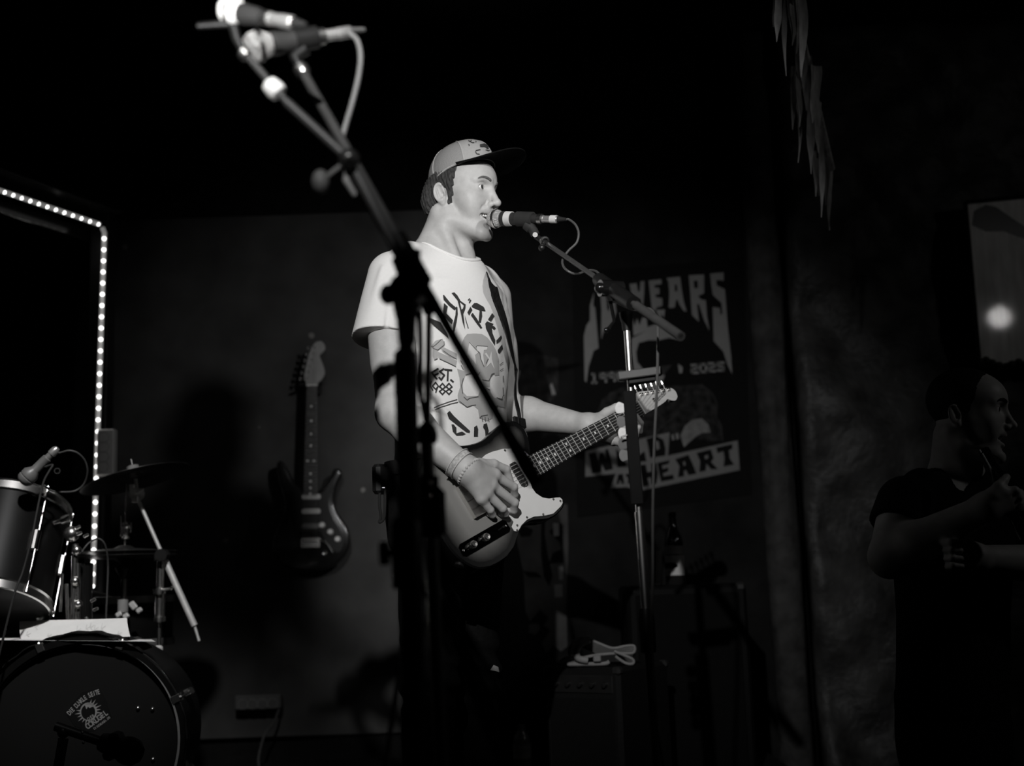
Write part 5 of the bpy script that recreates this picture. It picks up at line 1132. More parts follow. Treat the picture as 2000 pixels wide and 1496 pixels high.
MB().cyl(U(166, 1100, 3.78), U(164, 1240, 3.78), .024, seg=20).build('socket_tube', mat('gloss_socket', .01, .15, coat=.5), th, smooth=True)
# crash cymbal on its boom stand
CRM = mat('dark_bronze', .16, .28, .9, var=.1, scale=60)
cc = U(262, 924, 4.05); cn = nrm([-.25, .045, .966])
cr_ = thing('crash_cymbal', 'dark crash cymbal tilted above the hi-hat', 'cymbal', cc)
MB().lathe(cc, cn, [(.006, .010), (.022, .010), (.030, .004), (.036, -.002), (.10, -.008), (.178, -.020), (.178, -.0215), (.10, -.0095), (.036, -.0035), (.030, .002), (.006, .008)], 64).build('bronze_disc', CRM, cr_, smooth=True)
cs = thing('cymbal_stand', 'chrome boom stand carrying the crash cymbal beside the bass drum', 'cymbal stand', np.array([U(312, 1280, 4.05)[0], 4.05, 0]))
MB().cyl(cc-cn*.03, cc+cn*.048, .004, seg=10).build('cymbal_rod', CHROME, cs, smooth=True)
MB().lathe(cc+cn*.012, cn, [(.005, 0), (.019, .001), (.020, .012), (.008, .016), (.005, .016)], 18).build('felt', mat('grey_felt', .30, .9), cs, smooth=True)
MB().lathe(cc-cn*.012, cn, [(.005, 0), (.014, .0), (.014, .012), (.005, .012)], 16).build('lower_felt', mat('grey_felt', .30, .9), cs, smooth=True)
tl = U(268, 965, 4.05)
MB().tube([cc-cn*.02, tl], .006, 10).cyl(tl+np.array([0, .018, 0]), tl-np.array([0, .022, 0]), .020, seg=20).box(tl+np.array([-.014, -.01, .018]), (.018, .02, .03), None, .003).box(tl+np.array([.0, -.02, -.018]), (.022, .016, .022), None, .003).tube([tl+np.array([.0, -.024, 0]), tl+np.array([.030, -.03, .014])], .004, 8).box(tl+np.array([.012, -.028, .008]), (.026, .006, .012), np.stack([nrm([1, 0, .5]), [0, 1, 0], nrm([-.5, 0, 1])]), .002).build('tilter', mat('bright_chrome', .85, .38, .45), cs)
bA, bB, bC = U(270, 976, 4.05), U(380, 1222, 4.05), U(389, 1252, 4.05)
MB().cyl(bA, U(318, 1085, 4.05), .0062, seg=14).cyl(U(318, 1085, 4.05), bB, .0105, seg=14).cyl(bB, bC, .0045, seg=10).build('boom', mat('bright_chrome', .85, .38, .45), cs, smooth=True)
q = U(317, 1084, 4.03); MB().cyl(q+np.array([0, .02, 0]), q-np.array([0, .02, 0]), .020, seg=18).box(q+np.array([-.016, 0, -.008]), (.016, .03, .024), None, .003).build('boom_clamp', GUNM, cs, smooth=True)
for y0, y1, r_, nm in ((1092, 1152, .0125, 'upper_tube'), (1150, 1215, .016, 'middle_tube'), (1213, 1400, .0065, 'inner_tube')): MB().cyl(U(314 - (y0-1092)*.02, y0, 4.05), U(314-(y1-1092)*.02, y1, 4.05), r_, seg=16).build(nm, CHROME, cs, smooth=True)
MB().cyl(U(312, 1150, 4.04), U(312, 1160, 4.04), .021, seg=18).tube([U(316, 1152, 4.02), U(334, 1150, 4.02), U(336, 1145, 4.02)], .005, 8).build('height_clamp', CHROME, cs, smooth=True)
MB().cyl(U(312, 1205, 4.04), U(312, 1214, 4.04), .019, seg=18).build('lower_clamp', CHROME, cs, smooth=True)
f0 = np.array([U(310, 1400, 4.05)[0], 4.05, .0]); MB().cyl(U(310, 1390, 4.05), f0+np.array([0, 0, .03]), .012, seg=14).build('base_tube', CHROME, cs, smooth=True)
for k in range(3):
    a = math.radians(30+120*k); e = f0+np.array([.26*math.cos(a), .26*math.sin(a), .012]); lg = MB().cyl(f0+np.array([0, 0, .22]), e, .007, seg=10).build('leg', CHROME, cs, smooth=True); MB().ball(e, .012, 10).build('rubber_foot', RUBBER, lg, smooth=True)
tg_ = MB().box(U(310, 1270, 4.02), (.026, .02, .030), None, .006).build('memory_tag', mat('white_tag', .6, .5), cs); text_obj('tag_letter', 'B', U(309, 1271, 4.009), EX, EZ, .013, INK, tg_, .001, .02)
# hi-hat
hc = U(243, 1080, 4.12); hh = thing('hi_hat', 'hi-hat pair of cymbals on a chrome stand behind the bass drum', 'cymbal', np.array([hc[0], 4.12, 0]))
for h, s_, nm in ((.004, 1, 'top_cymbal'), (-.010, -1, 'bottom_cymbal')):
    MB().lathe(hc+EZ*h, EZ*s_, [(.006, .022), (.020, .020), (.034, .012), (.10, .006), (.172, 0), (.172, -.0015), (.10, .0045), (.034, .0105), (.020, .0185), (.006, .0205)], 64).build(nm, CRM, hh, smooth=True)
MB().cyl(U(247, 945, 4.12), hc-EZ*.1, .003, seg=8).build('pull_rod', CHROME, hh, smooth=True)
MB().cyl(U(245, 1020, 4.12), U(245, 1052, 4.12), .010, seg=14).box(U(247, 1028, 4.10), (.026, .02, .012), None, .003).box(U(245, 1050, 4.11), (.024, .02, .010), None, .003).cyl(U(236, 1008, 4.11), U(236, 1048, 4.11), .0025).cyl(U(256, 1020, 4.11), U(255, 1040, 4.11), .003).build('clutch', CHROME, hh, smooth=True)
MB().lathe(U(244, 1066, 4.12), -EZ, [(.004, 0), (.011, 0), (.013, .014), (.004, .016)], 16).build('felt', mat('grey_felt', .30, .9), hh, smooth=True)
MB().cyl(hc-EZ*.06, np.array([hc[0], 4.12, .05]), .009, seg=14).build('tube', CHROME, hh, smooth=True)
MB().lathe(hc-EZ*.05, -EZ, [(.004, -.02), (.022, -.012), (.030, -.03+.03), (.012, .03), (.009, .035)], 18).build('seat_cup', GUNM, hh, smooth=True)
MB().lathe(U(240, 1196, 4.10), EZ, [(.010, 0), (.017, .001), (.017, .04), (.010, .042)], 16).build('tube_joint', mat('grey_joint', .28, .4), hh, smooth=True)
for x, y in ((262, 1185), (272, 1192), (258, 1180), (232, 1200), (246, 1203)): MB().box(U(x, y, 4.08), (.020, .01, .016), np.stack([nrm([1, 0, .7]), [0, 1, 0], nrm([-.7, 0, 1])]), .003).build('wing_nut', mat('bright_chrome', .85, .38, .45), hh)
for k in range(3):
    a = math.radians(100+120*k); e = np.array([hc[0]+.24*math.cos(a), 4.12+.24*math.sin(a), .012]); lg = MB().cyl(np.array([hc[0], 4.12, .24]), e, .006, seg=10).build('leg', CHROME, hh, smooth=True); MB().ball(e, .011, 10).build('rubber_foot', RUBBER, lg, smooth=True)
# snare with a stick lying on it
sc_ = U(238, 1172, 4.34); sn = thing('snare_drum', 'snare drum with pale hoops seen behind the hi-hat stand', 'drum', sc_-EZ*.16)
MB().lathe(sc_, EZ, [(0, -.14), (.170, -.14), (.172, -.13), (.172, -.005), (.168, .0), (0, .002)], 48).build('shell', mat('black_wrap', .006, .42, spec=.12), sn, smooth=True)
for h in (-.145, .0): MB().lathe(sc_, EZ, [(.173, h-.012), (.179, h-.010), (.179, h+.012), (.173, h+.013), (.173, h-.012)], 48).build('hoop', mat('grey_hoop', .25, .4, .6), sn, smooth=True)
for k in range(3):
    a = math.radians(60+120*k); MB().cyl(sc_-EZ*.15+np.array([.12*math.cos(a), .12*math.sin(a), 0]), np.array([sc_[0]+.22*math.cos(a), sc_[1]+.22*math.sin(a), .006]), .008, seg=10).build('stand_leg', CHROME, sn, smooth=True)
dk = MB().tube([U(150, 1158, 4.22), U(176, 1157, 4.22), U(205, 1163, 4.22), U(214, 1166, 4.22), U(219, 1167.5, 4.22)], [.008, .0082, .0065, .0035, .005], 12)
tag(dk.build('drumstick', mat('pale_wood', .62, .5), smooth=True), 'pale drumstick resting on the snare rim', 'drumstick')
# tom microphone on a thin stand, with its cable
mt = thing('microphone', 'large-headed drum microphone aimed down at the rack tom', 'microphone', U(55, 935, 3.55)); m_a = nrm(U(100, 888, 3.55)-U(46, 940, 3.55)); m0 = U(43, 942, 3.55)
MB().lathe(m0, m_a, [(0, -.004), (.016, 0), (.024, .010), (.0245, .018), (.0225, .019)], 24).build('grille', mat('drum_mic_grille', .15, .5), mt, smooth=True)
MB().lathe(m0, m_a, [(.0225, .019), (.0225, .022), (.0245, .023), (.0245, .036), (.016, .048), (.0135, .052), (.0135, .098), (.010, .10), (0, .101)], 24).build('handle', mat('drum_mic_body', .13, .4), mt, smooth=True)
MB().lathe(m0, m_a, [(.010, .100), (.010, .114), (.0125, .115), (.0125, .132), (.007, .140), (0, .141)], 18).build('connector', mat('connector_metal', .5, .3, .7), mt, smooth=True)
cable([U(108, 884, 3.55), U(118, 884, 3.55), U(135, 880, 3.55), U(152, 885, 3.56), U(166, 900, 3.58), U(171, 922, 3.6), U(164, 945, 3.62), U(148, 958, 3.62), U(125, 961, 3.6), U(100, 958, 3.58), U(86, 948, 3.56), U(80, 960, 3.56)], .0028, 'thin cable loop behind the drum microphone above the rack tom', mat('drum_cable', .055, .5, var=.05))
ms = thing('mic_stand', 'thin dark gooseneck stand holding the drum microphone over the rack tom', 'mic stand', np.array([-1.46, 3.40, 0]))
MB().tube(smooth_path([U(88, 912, 3.54), U(103, 908, 3.54), U(95, 922, 3.53), U(84, 945, 3.52), U(72, 1000, 3.50), U(62, 1050, 3.48), U(45, 1115, 3.46), U(20, 1190, 3.43), np.array([-1.46, 3.40, .30]), np.array([-1.46, 3.40, .02])], 6), .0032, 10).build('gooseneck', mat('gooseneck_dark', .03, .6), ms, smooth=True)
MB().lathe(U(112, 920, 3.545), nrm([.3, -1, 0]), [(.006, 0), (.009, .0), (.009, .01), (.006, .01), (.006, 0)], 16).build('clip_ring', GUNM, ms, smooth=True)
MB().lathe(np.array([-1.46, 3.40, 0]), EZ, [(0, 0), (.10, 0), (.10, .012), (.03, .02), (0, .02)], 24).build('round_base', BLACKP, ms, smooth=True)
cable([U(160, 1078, 3.72), U(172, 1062, 3.73), U(190, 1052, 3.75), U(203, 1060, 3.76), U(209, 1080, 3.78), U(211, 1110, 3.8), U(209, 1160, 3.8), U(207, 1215, 3.8), U(207, 1260, 3.82), np.array([-1.26, 4.05, .01])], .0028, 'thin cable arching beside the hi-hat and dropping behind the set list', mat('drum_cable', .055, .5, var=.05))
# microphone at the bass drum
km = thing('microphone', 'big black microphone close to the bass drum head', 'microphone', U(250, 1466, 3.24)); ka = nrm([-.86, .12, .28]); k0 = U(256, 1468, 3.24)
MB().lathe(k0, ka, [(0, -.030), (.020, -.027), (.033, -.012), (.036, .006), (.034, .020), (.027, .034), (.025, .075), (.022, .085), (0, .086)], 28).build('head', mat('kick_mic_black', .010, .5), km, smooth=True)
MB().cyl(k0+ka*.084, k0+ka*.125, .011, seg=16).build('connector', GUNM, km, smooth=True)
ks = thing('mic_stand', 'short black stand holding the big microphone at the bass drum', 'mic stand', np.array([k0[0]-.22, 3.22, 0]))
kf = np.array([k0[0]-.22, 3.22, 0.]); MB().cyl(kf, k0+ka*.06+np.array([-.12, -.0, .02]), .013, seg=14).cyl(k0+ka*.02, k0+ka*.06+np.array([-.14, 0, .05]), .012, seg=14).ball(k0+ka*.06+np.array([-.12, 0, .035]), .016, 14).build('boom_arm', BLACKP, ks, smooth=True)
MB().box(k0+ka*.05+np.array([0, 0, .0]), (.03, .06, .07), np.stack([ka, [0, 1, 0], np.cross(ka, [0, 1., 0])]), .008).build('mic_clip', BLACKP, ks)
MB().lathe(kf, EZ, [(0, 0), (.13, 0), (.13, .015), (.03, .03), (0, .03)], 28).build('round_base', BLACKP, ks, smooth=True)
for dx, dz in ((-.115, .055), (-.112, .030)): MB().ball(k0+np.array([dx, -.03, dz]), .004, 8).build('clamp_screw', CHROME, ks, smooth=True)

# ------------------------------------------------------------------ rope light round the alcove
LEDM = mat('led_glow', .8, .4, emit=4.5); ROPE = mat('rope_tube', .55, .3, emit=.15)
def rope(label, path, spots, aim, group=None):
    b_ = path[len(path)//2]; t = thing('rope_light', label, 'light', path[0]); mb = MB().tube(path, .0092, 10); mb.build('clear_tube', ROPE, t, smooth=True)
    me = None
    for p in spots:
        if me is None:
            o = MB().ball(p, .0078, 10, (1.0, 1.0, .85)).build('led', LEDM, t, smooth=True); me = o.data; p0 = np.array(p)
        else:
            o = bpy.data.objects.new('led', me); COL.objects.link(o); o.parent = t; o.location = tuple(np.array(p)-p0)
LY = 4.60
vp = []; y = 466.
while y < 1158: vp.append((203.5-(y-466)*.0335, y)); y += 21.6+ (y-466)*.0032
rope('rope light running down the alcove post beside the drum kit', [U(200, 445, LY), U(204, 455, LY)]+[U(x, y, LY) for x, y in vp], [U(x, y, LY-.012) for x, y in vp], None)
d_ = nrm(bx1-bx0); r0 = U(194, 438, 4.615); r1 = r0+d_*1.1
def atpx(x):
    lo_, hi_ = 0.0, 1.3
    for _ in range(40):
        m_ = (lo_+hi_)/2; q = r0+d_*m_-C0; X = 1000+FPX*(q@Rv)/(q@Fv)
        if X > x: lo_ = m_
        else: hi_ = m_
    return r0+d_*lo_
rope('rope light slanting along the alcove beam at the left edge', [r0, r1], [atpx(193-16.6*k)+np.array([0, -.010, -.003]) for k in range(14)], None)
# ------------------------------------------------------------------ posters on the back wall
WO, WNn = np.array([0, 5.196, 0.0]), np.array([0, -1.0, 0])
CARD = mat('black_poster_paper', .003, .85); PG1 = mat('poster_grey', .14, .8, var=.06, scale=25); PG2 = mat('poster_pale', .16, .8, var=.05, scale=25); PG3 = mat('poster_dim', .022, .8, var=.3, scale=60); PGM = mat('poster_mid', .03, .8, var=.1)
def poster(name, label, outline, th=.002):
    P = [on_plane(x, y, WO, WNn) for x, y in outline]; n = len(P); F_ = [p+WNn*th for p in P]
    vs, tri = fill2d(outline); W = [on_plane(x, y, WO, WNn) for x, y in vs]; k = len(W)
    T = []
    for t in tri:
        nn = np.cross(W[t[1]]-W[t[0]], W[t[2]]-W[t[0]]); t = t if nn@WNn > 0 else t[::-1]; T += [t, [i+k for i in t][::-1]]
    V = [w_+WNn*th for w_ in W]+W
    V += F_+P; T += [[2*k+i, 2*k+(i+1) % n, 2*k+n+(i+1) % n, 2*k+n+i] for i in range(n)]
    return V, T
V, T = poster('poster', '', [(1118, 532), (1452, 505), (1468, 965), (1128, 1010)])
po = tag(mesh_obj('poster', V, T, CARD), 'black club poster with dripping letters, a figure in dark glasses and a heart banner', 'poster')
Z5 = lambda a: (1120+a[0]*.17, 520+a[1]*.17); Z6 = lambda a: (1110+a[0]*.175, 750+a[1]*.175)
cv = lambda Z, L: [((([Z(a) for a in p[0]], [[Z(a) for a in h] for h in p[1]])) if isinstance(p, tuple) else [Z(a) for a in p]) for p in L]
PO = WO+WNn*.002
yr = [[(645, 205), (725, 195), (740, 290), (762, 290), (770, 175), (815, 170), (812, 300), (802, 440), (785, 440), (768, 372), (690, 375), (662, 300)],
 [(865, 165), (1010, 150), (1012, 205), (935, 215), (930, 245), (985, 250), (988, 320), (940, 325), (945, 355), (1020, 368), (1022, 450), (1000, 462), (960, 470), (930, 520), (900, 480), (880, 300)],
 ([(1070, 135), (1225, 120), (1240, 250), (1265, 400), (1300, 522), (1262, 510), (1218, 440), (1200, 388), (1178, 385), (1165, 470), (1125, 480), (1095, 475), (1102, 300), (1090, 180)], [[(1162, 210), (1190, 212), (1195, 285), (1166, 290)]]),
 ([(1325, 105), (1500, 95), (1500, 310), (1432, 340), (1462, 380), (1520, 392), (1532, 560), (1560, 740), (1502, 620), (1440, 432), (1418, 440), (1442, 640), (1362, 560), (1342, 300)], [[(1380, 170), (1425, 162), (1430, 250), (1390, 255)]]),
 [(1570, 85), (1725, 70), (1725, 170), (1700, 160), (1640, 160), (1645, 220), (1740, 265), (1750, 400), (1772, 700), (1812, 1050), (1822, 1240), (1770, 1130), (1722, 980), (1612, 860), (1600, 470), (1680, 480), (1690, 560), (1710, 540), (1700, 420), (1602, 330), (1582, 200)],
 [(305, 255), (380, 300), (385, 480), (402, 522), (420, 480), (432, 380), (482, 420), (492, 530), (452, 640), (342, 760), (320, 845), (322, 500)],
 [(190, 450), (235, 300), (226, 450), (250, 480), (268, 700), (288, 940), (232, 970), (172, 1160), (150, 1330), (130, 1320), (120, 800), (150, 680), (190, 622)]]
for p in cv(Z5, yr): print_on_plane('poster_letter', [p], PO, WNn, .0006, PG1, po)
fig = [[(680, 600), (705, 690), (730, 600), (760, 680), (790, 590), (840, 592), (850, 700), (980, 650), (1080, 740), (1205, 845), (1100, 822), (980, 850), (860, 850), (750, 880), (720, 985), (732, 1100), (800, 1180), (740, 1192), (695, 1190), (662, 1000), (668, 830), (830, 745), (690, 800)], [(950, 500), (1050, 500), (1040, 600), (1015, 540), (1000, 610), (970, 560)], [(730, 1275), (920, 1250), (1050, 1250), (1015, 1345), (960, 1410), (880, 1415), (800, 1385), (750, 1330)], [(1200, 1120), (1255, 1160), (1250, 1225), (1215, 1230)]]
print_on_plane('printed_face', cv(Z5, fig), PO, WNn, .0006, PG2, po)
print_on_plane('printed_lip_shadow', cv(Z5, [[(850, 1192), (1000, 1150), (1135, 1130), (1050, 1232), (1040, 1245), (900, 1240)]]), PO, WNn, .0007, PG3, po)
dg = {'1': [[(20, 0), (45, 0), (45, 100)], [(20, 100), (70, 100)]], '9': [[(80, 100), (80, 5), (15, 5), (15, 50), (80, 50)]], '0': [[(15, 5), (80, 5), (80, 95), (15, 95), (15, 0)]], '2': [[(10, 5), (80, 5), (80, 50), (15, 50), (15, 95), (85, 95)]], '5': [[(85, 5), (15, 5), (15, 48), (80, 48), (80, 95), (10, 95)]]}
def digits(s, x, y, dx, dy, sc):
    out = []
    for i, ch in enumerate(s):
        for pl in dg[ch]: out += stroke([(x+i*dx+a*sc, y+i*dy+b*sc) for a, b in pl], 26*sc)
    return out
for nm, s_, x, y in (('poster_year', '1990', 195, 1240), ('poster_year', '2025', 1345, 1130)): print_on_plane(nm, cv(Z5, digits(s_, x, y, 100, -9, .98)), PO, WNn, .0007, mat('poster_year_grey', .15, .8, var=.2, scale=120), po)
print_on_plane('printed_jacket', cv(Z6, [[(330, 300), (380, 170), (480, 90), (620, 30), (760, 60), (1200, 20), (1480, 5), (1600, 90), (1660, 220), (1650, 380), (1700, 450), (1725, 620), (1600, 640), (1100, 560), (900, 640), (600, 560), (420, 470)]]), PO, WNn, .0005, mat('printed_pattern', .012, .8, var=.95, scale=34), po)
print_on_plane('printed_hand', cv(Z6, [[(1250, 580), (1300, 470), (1380, 400), (1490, 385), (1560, 450), (1590, 540), (1500, 545), (1430, 580), (1350, 650), (1290, 705)]]), PO, WNn, .0009, mat('poster_hand_grey', .11, .8, var=.35, scale=30), po)
print_on_plane('printed_fingers', cv(Z6, [[(1150, 570), (1175, 560), (1185, 620), (1160, 630)], [(1195, 555), (1225, 545), (1235, 610), (1205, 620)]]), PO, WNn, .0009, PG1, po)
print_on_plane('printed_outline', cv(Z6, stroke([(1480, 5), (1600, 95), (1662, 220), (1650, 380), (1705, 450), (1722, 630)], 14)+stroke([(980, 530), (1230, 320)], 16)), PO, WNn, .0011, PG3, po)
ban = [(190, 750), (450, 690), (860, 600), (1130, 540), (1112, 800), (1890, 630), (1912, 960), (1500, 1045), (830, 1185), (640, 1150), (470, 1162), (530, 1000), (190, 1035)]
print_on_plane('banner', cv(Z6, [ban]), PO, WNn, .0012, mat('banner_grey', .11, .8, var=.08, scale=25), po)
bl_ = [[(225, 775), (305, 760), (335, 860), (350, 770), (390, 770), (420, 850), (410, 730), (445, 725), (480, 850), (500, 950), (410, 970), (375, 900), (365, 985), (265, 1000), (245, 870)], [(530, 720), (570, 760), (590, 850), (640, 880), (650, 920), (550, 930), (540, 830)], [(660, 690), (755, 680), (780, 800), (850, 750), (872, 862), (700, 882)],
 ([(870, 612), (980, 582), (1060, 620), (1086, 720), (1080, 800), (910, 825), (890, 700)], [[(960, 630), (1008, 642), (1020, 720), (980, 740)]]), [(555, 1010), (610, 1003), (625, 1112), (590, 1114), (585, 1080), (570, 1080), (566, 1116), (535, 1118)], [(640, 1003), (722, 996), (705, 1040), (700, 1110), (665, 1114), (668, 1040), (645, 1040)],
 [(800, 905), (865, 898), (880, 985), (930, 975), (925, 888), (980, 880), (1000, 1000), (982, 1112), (930, 1120), (920, 1042), (880, 1050), (900, 1130), (830, 1150)], [(990, 880), (1130, 850), (1120, 890), (1045, 910), (1052, 950), (1110, 930), (1120, 970), (1055, 1000), (1062, 1030), (1170, 1010), (1180, 1062), (1035, 1090), (1012, 1000)],
 ([(1190, 840), (1340, 790), (1382, 880), (1430, 1000), (1342, 1020), (1312, 960), (1290, 970), (1292, 1030), (1222, 1042), (1240, 920)], [[(1278, 870), (1300, 862), (1310, 905), (1285, 912)]]), ([(1430, 770), (1590, 730), (1622, 830), (1592, 870), (1670, 950), (1592, 952), (1540, 890), (1532, 970), (1462, 982), (1470, 860)], [[(1520, 800), (1560, 790), (1560, 830), (1525, 840)]]),
 [(1650, 710), (1830, 670), (1832, 720), (1792, 740), (1802, 830), (1850, 900), (1732, 922), (1742, 830), (1730, 752), (1662, 772)]]
for p in cv(Z6, bl_): print_on_plane('banner_letter', [p], PO, WNn, .0018, mat('poster_black_ink', .003, .85), po)
# torn posters behind the singer's legs
V, T = poster('', '', [(1003, 990), (1108, 985), (1110, 1060), (1106, 1180), (1108, 1262), (1096, 1272), (1082, 1262), (1066, 1276), (1058, 1255), (1072, 1235), (1060, 1222), (1046, 1240), (1032, 1236), (1034, 1212), (1026, 1195), (1022, 1120), (1010, 1060)])
p2 = tag(mesh_obj('poster', V, T, mat('grey_torn_paper', .045, .85, var=.35, scale=9)), "torn grey poster with dark shapes on the wall behind the singer's legs", 'poster')
Z7 = lambda a: (900+a[0]*.345, 980+a[1]*.345)
print_on_plane('printed_shape', cv(Z7, [[(320, 150), (360, 135), (410, 160), (395, 195), (340, 200)], [(455, 60), (480, 70), (475, 180), (490, 290), (520, 420), (500, 480), (470, 420), (455, 300)], [(500, 170), (560, 230), (570, 270), (520, 290), (500, 350), (580, 345), (580, 130), (560, 120)], [(380, 690), (450, 610), (495, 660), (470, 700), (510, 730), (460, 745), (440, 690)], [(350, 390), (430, 400), (460, 430), (380, 425)]]), PO, WNn, .0010, CARD, p2)
print_on_plane('pale_tape_square', cv(Z7, [[(522, 120), (555, 122), (556, 192), (526, 195)], [(552, 366), (578, 366), (580, 440), (556, 442)], [(528, 470), (574, 466), (576, 538), (532, 540)]]), PO, WNn, .0014, mat('pale_square', .12, .7), p2)
V, T = poster('', '', [(988, 702), (1040, 690), (1090, 700), (1090, 770), (1060, 800), (1020, 790), (990, 800)])
p3 = tag(mesh_obj('poster', V, T, mat('dim_paper', .016, .85, var=.6, scale=22)), "dim scuffed poster above the singer's outstretched forearm", 'poster')
for p in ([(1000, 728), (1016, 724), (1012, 742), (1002, 744)], [(1074, 752), (1078, 748), (1086, 770), (1078, 772)]): print_on_plane('pale_scrap', [p], PO, WNn, .0012, PG2, p3)

# ------------------------------------------------------------------ amplifier, cabinet, bottle, glass, coil
nc, lc, rc = U(1208, 1305, 3.86), U(1062, 1302, 4.02), U(1257, 1297, 4.16); zt = float(nc[2])
e1, e2 = lc-nc, rc-nc; e1[2] = e2[2] = 0; L1, L2 = np.linalg.norm(e1), np.linalg.norm(e2); e1 /= L1; e2 = nrm(e2-e1*(e2@e1)); ctr = np.array([nc[0], nc[1], 0])+e1*L1/2+e2*L2/2
am = thing('guitar_amplifier', 'small black amplifier on the stage floor under the cable bundle', 'amplifier', ctr)
TOLEX = mat('black_tolex', .006, .6, var=.3, scale=200, bump=.3, bscale=400)
MB().box(ctr+EZ*(zt/2+.005), (L1, L2, zt-.01), np.stack([e1, e2, EZ]), .012).build('cabinet', TOLEX, am)
MB().box(ctr-e2*(L2/2)+EZ*(zt*.45), (L1*.84, .008, zt*.66), np.stack([e1, e2, EZ]), .003).build('grille_cloth', mat('grille_cloth', .004, .9, var=.4, scale=300), am)
MB().box(ctr-e2*(L2/2)+EZ*(zt*.88), (L1*.84, .008, zt*.13), np.stack([e1, e2, EZ]), .003).build('control_panel', GUNM, am)
for k in range(5): MB().lathe(ctr-e2*(L2/2+.004)+EZ*(zt*.88)+e1*(k-2)*.045, -e2, [(.009, 0), (.008, .012), (0, .013)], 14).build('control_knob', BLACKP, am, smooth=True)
for a_, b_ in ((-1, -1), (1, -1), (1, 1), (-1, 1)): MB().box(ctr+e1*a_*(L1/2-.012)+e2*b_*(L2/2-.012)+EZ*(zt-.010), (.032, .032, .026), np.stack([e1, e2, EZ]), .008).build('corner_cap', mat('corner_metal', .015, .5), am)
cz_ = zt+.006; cc_ = lambda x, y: U(x, y, 3.99)
CO = mat('pale_cord', .17, .75, var=.1); co = thing('cable_bundle', 'pale cable wound into a bundle lying on the small amplifier', 'cable', np.array([cc_(1170, 1296)[0], 3.99, zt]))
for k in range(9):
    o_ = k*1.8; dy = -.02+.006*k; P = [(1112+o_*.4, 1272+o_*.3), (1122+o_*.5, 1252+o_*.7), (1142+o_*.4, 1246+o_*1.4), (1168, 1256+o_*1.3), (1196, 1266+o_*1.3), (1222+o_*.3, 1262+o_*2.0), (1238-o_*.2, 1262+o_*2.2), (1236-o_*.6, 1275+o_*1.2), (1205, 1276+o_*.9), (1168, 1279+o_*.9), (1140, 1284+o_*.5), (1120+o_*.4, 1284+o_*.2)]
    MB().tube(smooth_path([U(x, min(y, 1297), 3.99+dy) for x, y in P], 6, True), .0048, 8, closed=True).build('cable_turn', CO, co, smooth=True)
MB().tube(smooth_path([U(1150, 1250, 3.95), U(1134, 1258, 3.94), U(1126, 1272, 3.94), U(1130, 1286, 3.94), U(1148, 1290, 3.94)], 6), [.011]*25, 10).build('wrap_turn', mat('pale_cord_wrap', .17, .7), co, smooth=True)
MB().tube(smooth_path([U(1094, 1294, 3.96), U(1104, 1287, 3.96), U(1118, 1286, 3.97), U(1124, 1291, 3.97), U(1110, 1297, 3.96), U(1140, 1297, 3.95), U(1180, 1296, 3.95), U(1190, 1292, 3.95)], 6), .0062, 8).build('cord_end', CO, co, smooth=True)
MB().box(U(1166, 1286, 3.94), (.024, .02, .020), None, .003).build('plug', mat('pale_plug', .16, .6), co)
MB().tube(smooth_path([U(1200, 1272, 3.96), U(1222, 1281, 3.95), U(1236, 1288, 3.95), U(1236, 1296, 3.95), U(1222, 1295, 3.95), U(1202, 1282, 3.95)], 6), .0045, 8).build('cable_turn', CO, co, smooth=True)
bb = U(1320, 1143, 4.42); zb = float(bb[2])
cbt = thing('speaker_cabinet', 'black speaker cabinet at the back of the stage with a bottle on top', 'speaker', np.array([bb[0]+.03, 4.55, 0]))
MB().box((bb[0]+.03, 4.55, zb/2), (.42, .36, zb), None, .012).build('cabinet', mat('cabinet_black', .002, .7), cbt)
MB().box((bb[0]+.03, 4.366, zb/2), (.36, .008, zb-.06), None, .003).build('grille_cloth', mat('cabinet_cloth', .002, .9), cbt)
for s_ in (-1, 1): MB().box((bb[0]+.03+s_*.19, 4.385, zb-.012), (.035, .035, .03), None, .008).build('corner_cap', mat('corner_metal', .015, .5), cbt)
BG = mat('brown_bottle_glass', .012, .08, spec=.6, coat=.3)
bt_ = thing('beer_bottle', 'dark beer bottle with a pale label standing on the black cabinet', 'bottle', bb)
MB().lathe(bb, EZ, [(0, .001), (.031, .001), (.034, .006), (.034, .150), (.030, .172), (.019, .195), (.0145, .215), (.0135, .245), (.0155, .247), (.0155, .258), (.012, .260), (0, .260)], 32).build('glass', BG, bt_, smooth=True)
lab = MB(); n = 20
for t0, t1, z0, z1, m_ in ((-2.9, -.25, .035, .105, 0), (-2.9, -.25, .108, .138, 1)):
    V = [];
    for l in (0, 1):
        for i in range(n+1):
            t = t0+(t1-t0)*i/n
            for z in (z0, z1): V.append(bb+np.array([(.0346-.0004*l)*math.cos(t), (.0346-.0004*l)*math.sin(t), z]))
    k = 2*(n+1); F_ = [[2*i, 2*i+2, 2*i+3, 2*i+1] for i in range(n)]+[[k+2*i, k+2*i+1, k+2*i+3, k+2*i+2] for i in range(n)]
    MB().raw(V, F_).build('label' if m_ == 0 else 'neck_label', mat('bottle_label', .42, .6, var=.1) if m_ == 0 else mat('bottle_label_upper', .25, .6), bt_, smooth=True)
V = []
for i in range(n+1):
    t = -2.9+(1.5)*i/n; s_ = .5*(1-max(0, (i/n-.75)/.25)*.6)
    for z in (.068-.018*s_, .068+.022*s_): V.append(bb+np.array([.0352*math.cos(t), .0352*math.sin(t), z]))
MB().raw(V, [[2*i, 2*i+2, 2*i+3, 2*i+1] for i in range(n)]).build('label_mark', CARD, bt_, smooth=True)
gg = U(1274, 1071, 4.60); gg[2] = zb
